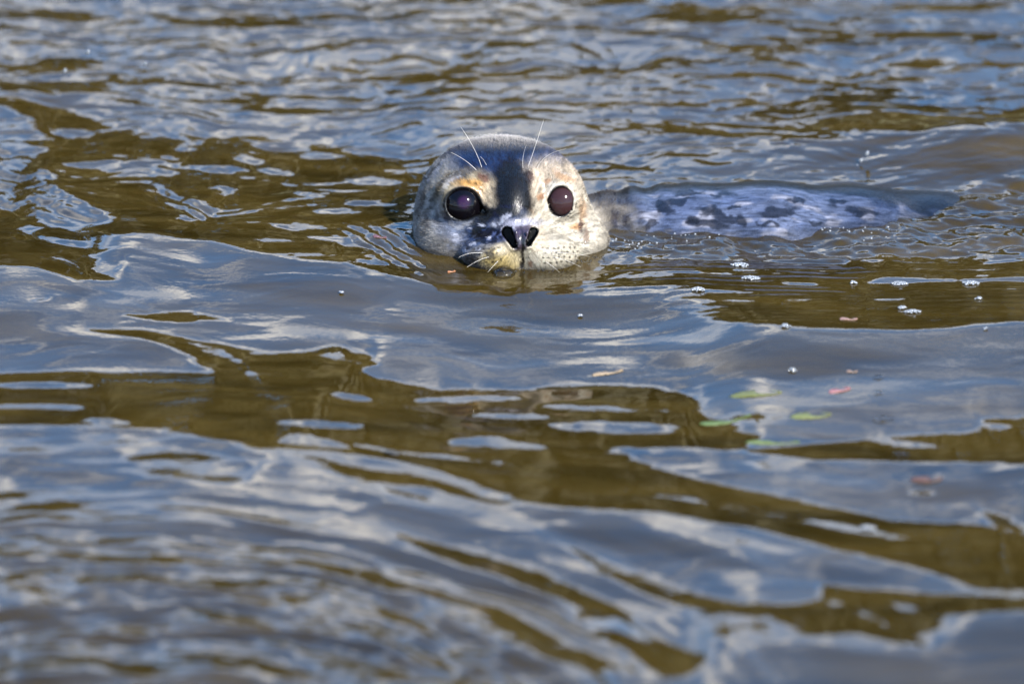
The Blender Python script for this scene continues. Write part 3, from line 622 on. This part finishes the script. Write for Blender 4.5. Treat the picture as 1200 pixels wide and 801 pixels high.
    wxx = 5 * fbm(X / 8, Y / 8, 0, 3, 87); wyy = 3 * fbm(X / 8 + 50, Y / 8, 0, 3, 88)
    for (cx, cy, rx, ry, rot) in [(829, 262, 24, 6, 4), (848, 253, 15, 6, 20), (868, 258, 7, 8, 0), (828, 246, 11, 6, 0), (812, 258, 8, 6, 0), (915, 248, 22, 6, -4), (935, 236, 14, 3, 0), (780, 243, 12, 5, 20), (738, 262, 12, 6, 30),
                                  (762, 262, 8, 4, 0), (862, 242, 7, 3, 0), (800, 236, 16, 4, -10), (850, 228, 16, 3, 0), (810, 226, 14, 3, 0), (1010, 248, 20, 4, 5), (985, 238, 12, 4, 0), (722, 250, 9, 5, 40), (900, 262, 12, 3, 0), (955, 262, 10, 3, 0)]:
        a, b = math.cos(R(rot)), math.sin(R(rot)); dx, dy = bx + wxx - cx, by + wyy - cy
        rr_ = np.sqrt(((dx * a + dy * b) / rx) ** 2 + ((-dx * b + dy * a) / ry) ** 2); k = (1 - smooth(.75, 1.25, rr_))[:, None] * .78
        B = B * (1 - k) + srgb(20, 18, 28) * k
    # dark ridge along the spine: the bank's dark reflection put into the colour
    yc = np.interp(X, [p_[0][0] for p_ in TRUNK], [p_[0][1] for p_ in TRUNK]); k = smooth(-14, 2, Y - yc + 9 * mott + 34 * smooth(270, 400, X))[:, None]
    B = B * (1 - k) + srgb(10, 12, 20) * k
    # throat and neck: pale with dark streaks
    ks = (smooth(-46, -20, Q[:, 1]) * 0 + 1 - smooth(85, 125, X + 10 * mott))[:, None]
    st = smooth(0.15, 0.5, fbm(X / 3.5, Y / 14, Zw / 22, 2, 89))[:, None]
    T_ = srgb(214, 204, 186) * (1 - st * .7) + srgb(110, 92, 82) * st * .7
    up = smooth(-2, 16, Zw + 5 * mott)[:, None]; T_ = T_ * (1 - up * .8) + srgb(48, 48, 60) * up * .8  # upper neck darkened: shade and dark streaks behind the head painted in
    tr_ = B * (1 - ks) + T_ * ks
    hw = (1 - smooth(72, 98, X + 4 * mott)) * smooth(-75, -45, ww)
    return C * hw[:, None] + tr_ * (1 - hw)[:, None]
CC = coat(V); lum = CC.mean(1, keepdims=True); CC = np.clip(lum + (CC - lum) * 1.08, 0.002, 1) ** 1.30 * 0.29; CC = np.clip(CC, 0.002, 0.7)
me = mesh_from('body', V / 1000.0, F)
QV = W2L(V / 1000.0); NOS = np.zeros(len(V), bool)
for a_, b_, r1, r2, wn in NOSTRILS: NOS |= (cap2(QV[:, 0], QV[:, 1], a_, b_, r1, r2) < 0.2) & (QV[:, 2] > 30)
CC[NOS] = 0.0015
LE = (np.hypot((QV[:, 0] - 10) / 13, (QV[:, 1] + 30) / 10) < 1) & (QV[:, 2] > 60)
WET = 0.5 + 0.5 * smooth(1.0, 8.0, V[:, 2] + 1.5 * fbm(V[:, 0] / 9, V[:, 1] / 9, 0, 2, 97)); CC *= WET[:, None]
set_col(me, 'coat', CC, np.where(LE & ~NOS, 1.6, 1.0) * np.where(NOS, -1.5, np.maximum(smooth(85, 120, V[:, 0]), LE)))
m, t, p = principled('wet_coat', (0.3, 0.3, 0.3), 0.42)
p.inputs['Specular IOR Level'].default_value = 0.3
at = N(t, 'ShaderNodeVertexColor', layer_name='coat'); t.links.new(at.outputs['Color'], p.inputs['Base Color'])
geo = N(t, 'ShaderNodeNewGeometry'); mpn = N(t, 'ShaderNodeMapping'); mpn.inputs['Scale'].default_value = (900, 260, 420)
n1_ = N(t, 'ShaderNodeTexNoise'); n1_.inputs['Scale'].default_value = 1; n1_.inputs['Detail'].default_value = 3
b1 = N(t, 'ShaderNodeBump'); b1.inputs['Strength'].default_value = 0.35; b1.inputs['Distance'].default_value = 0.0012
t.links.new(geo.outputs['Position'], mpn.inputs['Vector']); t.links.new(mpn.outputs[0], n1_.inputs['Vector']); t.links.new(n1_.outputs['Fac'], b1.inputs['Height']); t.links.new(b1.outputs[0], p.inputs['Normal'])
wm = N(t, 'ShaderNodeMath', operation='MULTIPLY_ADD'); wm.inputs[1].default_value = 0.12; wm.inputs[2].default_value = 0.2
t.links.new(at.outputs['Alpha'], wm.inputs[0]); t.links.new(wm.outputs[0], p.inputs['Coat Weight'])
sm_ = N(t, 'ShaderNodeMath', operation='MULTIPLY_ADD'); sm_.inputs[1].default_value = 0.05; sm_.inputs[2].default_value = 0.18; sm_.use_clamp = True; wm.use_clamp = True
t.links.new(at.outputs['Alpha'], sm_.inputs[0]); t.links.new(sm_.outputs[0], p.inputs['Specular IOR Level'])
n2_ = N(t, 'ShaderNodeTexNoise'); n2_.inputs['Scale'].default_value = 95; n2_.inputs['Detail'].default_value = 4
b2 = N(t, 'ShaderNodeBump'); b2.inputs['Strength'].default_value = 0.7; b2.inputs['Distance'].default_value = 0.0014
t.links.new(geo.outputs['Position'], n2_.inputs['Vector']); t.links.new(n2_.outputs['Fac'], b2.inputs['Height']); t.links.new(b1.outputs[0], b2.inputs['Normal']); p.inputs['Coat Roughness'].default_value = 0.10
t.links.new(b2.outputs[0], p.inputs['Coat Normal'])
seal = bpy.data.objects.new('seal', None); COL.objects.link(seal); seal.empty_display_size = 0.1
tag(seal, 'spotted young seal swimming with its wet head and mottled back out of the water', 'seal')
body = link('body', me, m, seal)

# ---- short wet fur
def fur_mesh():
    tri = V[F]; nrm = np.cross(tri[:, 1] - tri[:, 0], tri[:, 2] - tri[:, 0]); ar = np.linalg.norm(nrm, axis=1)
    c = tri.mean(1); facing = c[:, 2] > -4
    Qc = W2L(c / 1000.0)
    near_eye = np.zeros(len(c), bool)
    for e, ro in ((EYE_L, (16.2, 14.6)), (EYE_R, (10.6, 13.2))):
        near_eye |= (np.hypot((Qc[:, 0] - e[0]) / ro[0], (Qc[:, 1] - e[1]) / ro[1]) < 1.18) & (Qc[:, 2] > 0)
    nose = (np.hypot((Qc[:, 0] - 10.5) / 17, (Qc[:, 1] + 30) / 13) < 1) & (Qc[:, 2] > 40)
    wgt = ar * facing * ~near_eye * ~nose * np.where(c[:, 0] < 105, 1.0, 0.12); wgt /= wgt.sum()
    n = 70000; f = rng.choice(len(F), n, p=wgt); ab = rng.uniform(0, 1, (n, 2))
    q = V[F[f]]; root = (q[:, 0] * (1 - ab[:, :1]) + q[:, 1] * ab[:, :1]) * (1 - ab[:, 1:]) + (q[:, 3] * (1 - ab[:, :1]) + q[:, 2] * ab[:, :1]) * ab[:, 1:]
    nr = Nn[F[f, 0]]; nose_w = L2W(np.array([9.0, -30.0, 90.0])) * 1000
    head = root[:, 0] < 95
    away = np.where(head[:, None], root - nose_w, np.array([1.0, 0.15, -0.1])); away = away - (away * nr).sum(1)[:, None] * nr
    away /= np.linalg.norm(away, axis=1)[:, None] + 1e-6
    away += 0.22 * rng.normal(size=(n, 3)); 
    ql = W2L(root / 1000.0); crown = smooth(44, 63, ql[:, 1]) * head
    lift = 0.16 + 0.10 * rng.uniform(0, 1, n) + 0.6 * crown
    ln = rng.uniform(1.8, 3.4, n) * np.where(head, 1, 1.2) * (1 + 0.15 * crown)
    muz = (ql[:, 2] > 60); ln = np.where(muz, ln * .6, ln)
    tip = root + (away + nr * lift[:, None]) * ln[:, None]; mid = root + (away * .5 + nr * (lift * .75)[:, None]) * ln[:, None]
    side = np.cross(away, nr); side /= np.linalg.norm(side, axis=1)[:, None] + 1e-6; wd = rng.uniform(.10, .17, n)[:, None]
    rt = root - nr * 0.3
    VV = np.stack([rt - side * wd, rt + side * wd, mid + side * wd * .75, mid - side * wd * .75, tip], 1).reshape(-1, 3)
    b = np.arange(n) * 5
    T3 = np.concatenate([np.stack([b, b + 1, b + 2], -1), np.stack([b, b + 2, b + 3], -1), np.stack([b + 3, b + 2, b + 4], -1)])
    cr_ = CC[F[f, 0]]; k = rng.uniform(.6, 1.5, n)[:, None]; base = cr_ * k
    pale = srgb(200, 194, 186)  # rim light on the crown fuzz, painted as pale hair tips
    tipc = base * (1 - crown[:, None] * .75) + pale * crown[:, None] * .75
    cl = np.stack([base, base, base * .6 + tipc * .4, base * .6 + tipc * .4, tipc], 1).reshape(-1, 3)
    me = mesh_from('fur', VV / 1000.0, T3, True); set_col(me, 'coat', np.clip(cl, 0.004, .9)); return me
m, t, p = principled('fur_hairs', (0.3, 0.3, 0.3), 0.5, **{'Specular IOR Level': 0.04}); at = N(t, 'ShaderNodeVertexColor', layer_name='coat'); t.links.new(at.outputs['Color'], p.inputs['Base Color'])
tag(link('fur', fur_mesh(), m, seal), kind='stuff')

# ---- eyes
def uv_ball(r, nu=48, nv=32):
    Vv = []; Ff = []
    for i in range(nv + 1):
        a = math.pi * i / nv
        for j in range(nu): b = 2 * math.pi * j / nu; Vv.append((r * math.sin(a) * math.cos(b), r * math.sin(a) * math.sin(b), r * math.cos(a)))
    for i in range(nv):
        for j in range(nu): Ff.append((i * nu + j, (i + 1) * nu + j, (i + 1) * nu + (j + 1) % nu, i * nu + (j + 1) % nu))
    return np.array(Vv), np.array(Ff)
def eye(e, gaze, iris_col, label, pupil_w, span=0.95):
    Vb, Fb = uv_ball(ER); 
    gz = Vector(gaze).normalized(); M = gz.to_track_quat('Z', 'Y').to_matrix()
    d = np.array(Vb) / ER; ang_ = np.arccos(np.clip(d[:, 2], -1, 1))
    P = Vb @ np.array(M).T + np.array(e)
    me = mesh_from('eye', L2W(P), Fb)
    # iris, painted glint and pupil colours on a second set: distance from the gaze pole
    pat = 0.5 + 0.5 * np.sin(np.arctan2(d[:, 1], d[:, 0]) * 23); ir = np.array(iris_col)
    k = (1 - smooth(span * .6, span, ang_))[:, None] * (0.75 + 0.25 * pat[:, None]); Ccol = np.array([0.0015, 0.0012, 0.0018]) * (1 - k) + ir * k
    kp = (1 - smooth(pupil_w, pupil_w + .12, ang_))[:, None] * (pupil_w > 0); Ccol = Ccol * (1 - kp * .85) + np.array([0.01, 0.005, 0.008]) * kp * .85
    set_col(me, 'coat', Ccol)
    m, t, p = principled('wet_eye', (0.01, 0.01, 0.01), 0.075); at = N(t, 'ShaderNodeVertexColor', layer_name='coat'); t.links.new(at.outputs['Color'], p.inputs['Base Color'])
    p.inputs['Specular IOR Level'].default_value = 0.18
    o = link('eye', me, m, seal); o['label'] = label; return o
eye(EYE_L, (0.06, 0.10, 1), (0.013, 0.0035, 0.017), 'large black eye with a violet glint', 0.0, 0.36)  # violet highlight painted into the middle of the eye
eye(EYE_R, (0.25, 0.05, 1), (0.020, 0.0085, 0.0085), 'large reddish brown eye', 0.0, 0.9)

# ---- long hairs above the eyes and a few on the muzzle
def tube(pts, r0, r1, n=5, seg=None):
    P = np.array(pts, float)
    tt = np.linspace(0, 1, len(P)); ts = np.linspace(0, 1, 12)
    # Catmull-like smoothing by polynomial fit through control points
    Pn = np.stack([np.polyval(np.polyfit(tt, P[:, a], min(2, len(P) - 1)), ts) for a in range(P.shape[1])], -1)
    Vv = []; Ff = []
    for i, q in enumerate(Pn):
        d = Pn[min(i + 1, 11)] - Pn[max(i - 1, 0)]; d /= np.linalg.norm(d); a = np.cross(d, [0.3, 0.2, 0.93]); a /= np.linalg.norm(a); b = np.cross(d, a); r = r0 + (r1 - r0) * i / 11
        for k in range(n): th_ = 2 * math.pi * k / n; Vv.append(q + (a * math.cos(th_) + b * math.sin(th_)) * r)
    for i in range(11):
        for k in range(n): Ff.append((i * n + k, i * n + (k + 1) % n, (i + 1) * n + (k + 1) % n, (i + 1) * n + k))
    return np.array(Vv), np.array(Ff)
def surf_w(u, v):
    ws = np.arange(110, -60, -0.5, dtype=np.float32); Q = np.stack([np.full_like(ws, u), np.full_like(ws, v), ws], -1); d = field(Q)
    i = np.argmax(d < 0); return float(ws[i]) if (d < 0).any() else 0.0
mw, t, p = principled('whisker_hair', (0.5, 0.47, 0.42), 0.35, **{'Specular IOR Level': 0.6})
def whisker(pxs, out_mm, r0=0.20, r1=0.06):
    P = []; n = len(pxs)
    u, v = uv_of(*pxs[0]); w0 = surf_w(u, v) - 1.0
    for i, q in enumerate(pxs):
        u, v = uv_of(*q); P.append((u, v, w0 + out_mm * (i / (n - 1))))
    Vv, Ff = tube(P, r0, r1); return link('whisker', mesh_from('whisker', L2W(Vv), Ff), mw, seal)
whisker([(565, 197), (556, 175), (541, 150)], 12); whisker([(559, 200), (545, 188), (529, 179)], 16, .19)
whisker([(619, 195), (627, 172), (637, 141)], 12); whisker([(613, 198), (613, 184), (617, 170)], 10, .18); whisker([(629, 198), (641, 183), (663, 175)], 18)
whisker([(571, 195), (567, 188), (563, 184)], 8, .15)
for q in [[(575, 300), (562, 304), (548, 312)], [(568, 296), (552, 296), (538, 301)], [(646, 300), (662, 304), (680, 312)], [(650, 296), (668, 296), (690, 300)], [(585, 304), (578, 311), (572, 318)], [(638, 305), (648, 312), (655, 318)]]:
    whisker(q, 10, .16, .05)

# ================================================================== small things on the water
glass, t, p = principled('bubble_film', (0.95, 0.97, 1.0), 0.03, **{'Transmission Weight': 0.0, 'Specular IOR Level': 0.5})
m_b, t, o_ = mat_new('bubble_skin')
lw = N(t, 'ShaderNodeFresnel'); lw.inputs['IOR'].default_value = 1.5; g_ = N(t, 'ShaderNodeBsdfGlossy'); g_.inputs['Roughness'].default_value = 0.03; tr = N(t, 'ShaderNodeBsdfTransparent')
tr.inputs['Color'].default_value = (0.985, 0.99, 0.99, 1); mxs = N(t, 'ShaderNodeMixShader'); mth = N(t, 'ShaderNodeMath', operation='MULTIPLY_ADD'); mth.inputs[1].default_value = 0.75; mth.inputs[2].default_value = 0.0; mth.use_clamp = True
t.links.new(lw.outputs[0], mth.inputs[0]); t.links.new(mth.outputs[0], mxs.inputs[0]); t.links.new(tr.outputs[0], mxs.inputs[1]); t.links.new(g_.outputs[0], mxs.inputs[2]); t.links.new(mxs.outputs[0], o_.inputs['Surface'])
m_f, t, p = principled('foam', (0.13, 0.14, 0.15), 0.10)
HALF = {}
def dome(r, c, nu=16, nv=7, squash=0.8):
    Vv = []; Ff = []
    for i in range(nv + 1):
        a = (math.pi / 2) * i / nv
        for j in range(nu): b = 2 * math.pi * j / nu; Vv.append((c[0] + r * math.cos(a) * math.cos(b), c[1] + r * math.cos(a) * math.sin(b), c[2] + squash * r * math.sin(a)))
    for i in range(nv):
        for j in range(nu): Ff.append((i * nu + j, i * nu + (j + 1) % nu, (i + 1) * nu + (j + 1) % nu, (i + 1) * nu + j))
    return Vv, Ff
def domes(name, lst, mat, parent=None, nu=12, nv=5, squash=.8):
    VV, FF = [], []
    for (r, c) in lst:
        v_, f_ = dome(r, c, nu, nv, squash); FF += [tuple(i + len(VV) for i in q) for q in f_]; VV += v_
    return link(name, mesh_from(name, np.array(VV), np.array(FF)), mat, parent)
def bubble(px, py, r, label, mat=m_b, group=None):
    P = on_water(px, py); z = water_h(P.x, P.y)
    P = on_water(px, py, z)
    o = domes('bubble', [(r, (0, 0, 0))], mat, None, 24, 12); o.location = (P.x, P.y, z - 0.0012); tag(o, label, 'bubble', group); return o
bubble(590, 321, 0.0105, 'largest clear round bubble, floating right under the seal\'s chin')
def ring_mesh(R_, r_, n=28, k=6):
    Vv = [((R_ + r_ * math.cos(b)) * math.cos(a), (R_ + r_ * math.cos(b)) * math.sin(a), r_ * math.sin(b)) for a in [2 * math.pi * i / n for i in range(n)] for b in [2 * math.pi * j / k for j in range(k)]]
    Ff = [(i * k + j, ((i + 1) % n) * k + j, ((i + 1) % n) * k + (j + 1) % k, i * k + (j + 1) % k) for i in range(n) for j in range(k)]
    return np.array(Vv), np.array(Ff)
big = bpy.data.objects['bubble']; rv, rf = ring_mesh(0.0108, 0.0007); rim = link('rim', mesh_from('rim', rv, rf), m_f, big)
def foam_patch(px, py, w_px, label, n, seed):
    P = on_water(px, py); z = water_h(P.x, P.y); P = on_water(px, py, z); rg = random.Random(seed); R_ = w_px * MM / 2
    lst = []
    for _ in range(int(n * 2.2)):
        a = rg.uniform(0, 6.28); q = R_ * math.sqrt(rg.random()); q *= .85; r = rg.uniform(0.0007, 0.0015) * (1.25 - 0.5 * q / R_)
        x, y = math.cos(a) * q, math.sin(a) * q * 0.75
        lst.append((r, (x, y, water_h(P.x + x, P.y + y) - z + 0.0016 * max(0, 1 - (q / R_) ** 2))))
    o = domes('foam_patch', lst, m_b if seed in (11, 12, 14, 19) else m_f, None, 8, 3, .9); o.location = (P.x, P.y, z); tag(o, label, 'foam', 'foam patches drifting beside the seal'); return o
foams = [(867, 311, 24, 'foam patch nearest to the seal\'s flank', 34), (880, 327, 24, 'bright round foam patch below the spotted flank', 36), (818, 341, 18, 'thin foam patch to the right of the seal\'s chin', 20), (1000, 333, 10, 'tiny foam speck between the flank foam and the wider patch', 8),
         (1054, 333, 22, 'wide foam patch second from the right edge', 30), (1137, 333, 24, 'rightmost foam patch near the frame edge', 32), (1057, 364, 12, 'small foam speck just above the lowest foam patch', 10), (1069, 369, 22, 'lowest foam patch, just above the sky-blue wave', 22),
         (1147, 353, 10, 'small foam speck under the rightmost foam patch', 8), (920, 387, 14, 'foam speck lying on the upper edge of the sky-blue wave', 10), (1034, 490, 28, 'ring of clear bubbles right of the pink petal', 16), (1029, 440, 12, 'small bubble group above the ring of clear bubbles', 7),
         (928, 429, 12, 'small bubble pair left of the pink petal', 5), (1055, 535, 24, 'clear bubble raft on the brown band at right', 14), (1017, 622, 20, 'blurred foam patch on the lower brown band', 16), (400, 341, 6, 'lone white speck on the blue wave at left', 3), (680, 372, 4, 'lone white speck below the seal\'s cheek', 3), (1155, 388, 6, 'tiny speck at the far right of the blue wave', 3),
         (1029, 460, 10, 'tiny bubble group between two others above the ring', 5)]
for i, (a, b, c, lab, n) in enumerate(foams): foam_patch(a, b, c, lab, n, i + 1)
lst = []; rg = random.Random(8)
for _ in range(150):
    t_ = rg.random(); px = 536 + t_ * 172; py = 303 + 15 * math.sin(math.pi * min(1, t_ * 1.05)) + rg.gauss(0, 2.2); P = on_water(px, py); lst.append((rg.uniform(.0004, .0013), (P.x, P.y, water_h(P.x, P.y))))
o = domes('chin_froth', lst, m_b, None, 8, 4, 1.0); tag(o, 'thin line of tiny bubbles where the seal\'s chin meets the water', 'foam')
# bow splash at the left cheek
lst = []; rg = random.Random(5)
for _ in range(60):
    t_ = rg.random(); px, py = 484 + t_ * 44 + rg.gauss(0, 4), 268 + 14 * t_ + rg.gauss(0, 3); P = on_water(px, py); lst.append((rg.uniform(.0006, .0019), (P.x, P.y, water_h(P.x, P.y))))
o = domes('splash_foam', lst, m_b, None, 8, 4, 1.0); tag(o, 'froth of small bubbles against the seal\'s left cheek', 'foam')
lst = []
for _ in range(130):
    t_ = rg.random(); px, py = 715 + t_ * 330 + rg.gauss(0, 8), 288 - 14 * t_ + rg.gauss(0, 4) - 16 * math.sin(t_ * 3); P = on_water(px, py); lst.append((rg.uniform(.0004, .0012), (P.x, P.y, water_h(P.x, P.y))))
o = domes('flank_foam', lst, m_f, None, 8, 4, 1.0); tag(o, 'scattered froth along the waterline of the seal\'s flank', 'foam')

def leaf(name, px, py, ln_px, ang_, width, col, label, z_off=0.0004, curl=0.25, cat='leaf', tip=True):
    P = on_water(px, py, z_off); zz = water_h(P.x, P.y); n = 14; Vv = []; Ff = []; L_ = ln_px * MM
    for i in range(n + 1):
        s_ = i / n; x = (s_ - .5) * L_; wd = width * MM * .42 * (0.85 + 0.3 * abs(math.sin(s_ * 17))) * (math.sin(math.pi * min(1, s_ * .94 + .03)) ** .7)
        bend = curl * L_ * .16 * math.sin(s_ * 3.0 + .4)
        for k in (-1, -.5, 0, .5, 1):
            Vv.append((x, k * wd + bend, 0.0004 * math.sin(s_ * 7) + abs(k) * wd * .07 + 0.0005 * math.sin(s_ * 5 + k * 2)))
    ca, sa = math.cos(R(ang_)), math.sin(R(ang_))
    Vv = [(x, y, z + water_h(P.x + x * ca - y * sa, P.y + x * sa + y * ca) - zz) for x, y, z in Vv]     # lies along the wave
    for i in range(n):
        for k in range(4): a = i * 5 + k; Ff.append((a, a + 5, a + 6, a + 1))
    m, t, p = principled(name + '_skin', tuple(c * .3 for c in col), .45); nn = N(t, 'ShaderNodeTexNoise'); nn.inputs['Scale'].default_value = 260; nn.inputs['Detail'].default_value = 3
    mm_ = N(t, 'ShaderNodeMix', data_type='RGBA'); mm_.inputs['A'].default_value = (*[c * .12 for c in col], 1); mm_.inputs['B'].default_value = (*[min(1, c * .42) for c in col], 1)
    t.links.new(nn.outputs['Fac'], mm_.inputs['Factor']); t.links.new(mm_.outputs['Result'], p.inputs['Base Color'])
    o = link(name, mesh_from(name, np.array(Vv), np.array(Ff)), m); md = o.modifiers.new('thick', 'SOLIDIFY'); md.thickness = 0.0005
    o.location = (P.x, P.y, zz + z_off); o.rotation_euler = (0, 0, R(ang_)); tag(o, label, cat); return o
leaf('fallen_leaf', 712, 427, 36, 18, 12, (0.62, 0.45, 0.26), 'narrow tan leaf floating on the blue wave below the seal')
leaf('petal', 984, 468, 27, 32, 16, (0.60, 0.26, 0.25), 'pink petal floating on the blue water at right', cat='petal', curl=.5)
leaf('fallen_leaf', 529, 322, 10, 30, 7, (0.70, 0.30, 0.12), 'tiny orange leaf scrap just left below the seal\'s chin')
leaf('fallen_leaf', 994, 391, 20, 5, 12, (0.60, 0.36, 0.28), 'pale pinkish leaf scrap on the upper rim of the blue wave')
leaf('fallen_leaf', 998, 448, 12, 5, 7, (0.48, 0.33, 0.25), 'small dull tan scrap above the pink petal')
leaf('water_weed', 885, 469, 58, 0, 24, (0.28, 0.30, 0.06), 'green leaf just under the surface, topmost of the green ones', z_off=0.0001, cat='water weed')
leaf('water_weed', 950, 496, 46, 14, 22, (0.29, 0.32, 0.07), 'rounded green leaf under the surface, nearest the pink petal', z_off=0.0001, cat='water weed')
leaf('water_weed', 850, 496, 60, 22, 20, (0.19, 0.30, 0.05), 'slender green leaf under the surface, leftmost of the green ones', z_off=0.0001, cat='water weed')
leaf('water_weed', 905, 526, 60, 10, 14, (0.22, 0.30, 0.05), 'thin yellowish green blade under the surface, lowest of the green ones', z_off=0.0001, cat='water weed')
leaf('fallen_leaf', 1085, 575, 34, -6, 22, (0.22, 0.10, 0.05), 'dark reddish brown leaf on the lower right water')
leaf('twig', 460, 547, 9, 80, 22, (0.035, 0.03, 0.02), 'dark stub of twig poking up in the brown band', z_off=.002, cat='twig')
leaf('fallen_leaf', 445, 286, 16, 10, 12, (0.30, 0.14, 0.16), 'dark purplish scrap in the wavelets left of the seal')

# drops flung into the air behind, plus three added for glints on the hump
def drop(px, py, r, y_at, label):
    d = ray(px, py); P = CAM + d * ((y_at - CAM.y) / d.y); Vb, Fb = uv_ball(r, 12, 8); Vb[:, 2] *= 1.5; Vb[:, 0] += Vb[:, 2] * .3
    o = link('water_drop', mesh_from('water_drop', Vb, Fb), m_f); o.location = P; tag(o, label, 'water drop', 'drops of water flung up behind the seal')
drop(103, 61, .0017, .30, 'topmost flying drop of water at upper left'); drop(76, 83, .0016, .30, 'flying drop of water at upper left, lower of the left pair'); drop(170, 75, .0013, .30, 'flying drop of water at upper left, right of the others')
drop(1016, 180, .0018, .20, 'added bright drop in place of a glint on the water hump, topmost of three'); drop(1009, 188, .0015, .20, 'added bright drop in place of a glint on the water hump, middle of three'); drop(1004, 195, .0014, .20, 'added bright drop in place of a glint on the water hump, lowest of three')  # made-up drops that imitate a row of glints on the wave
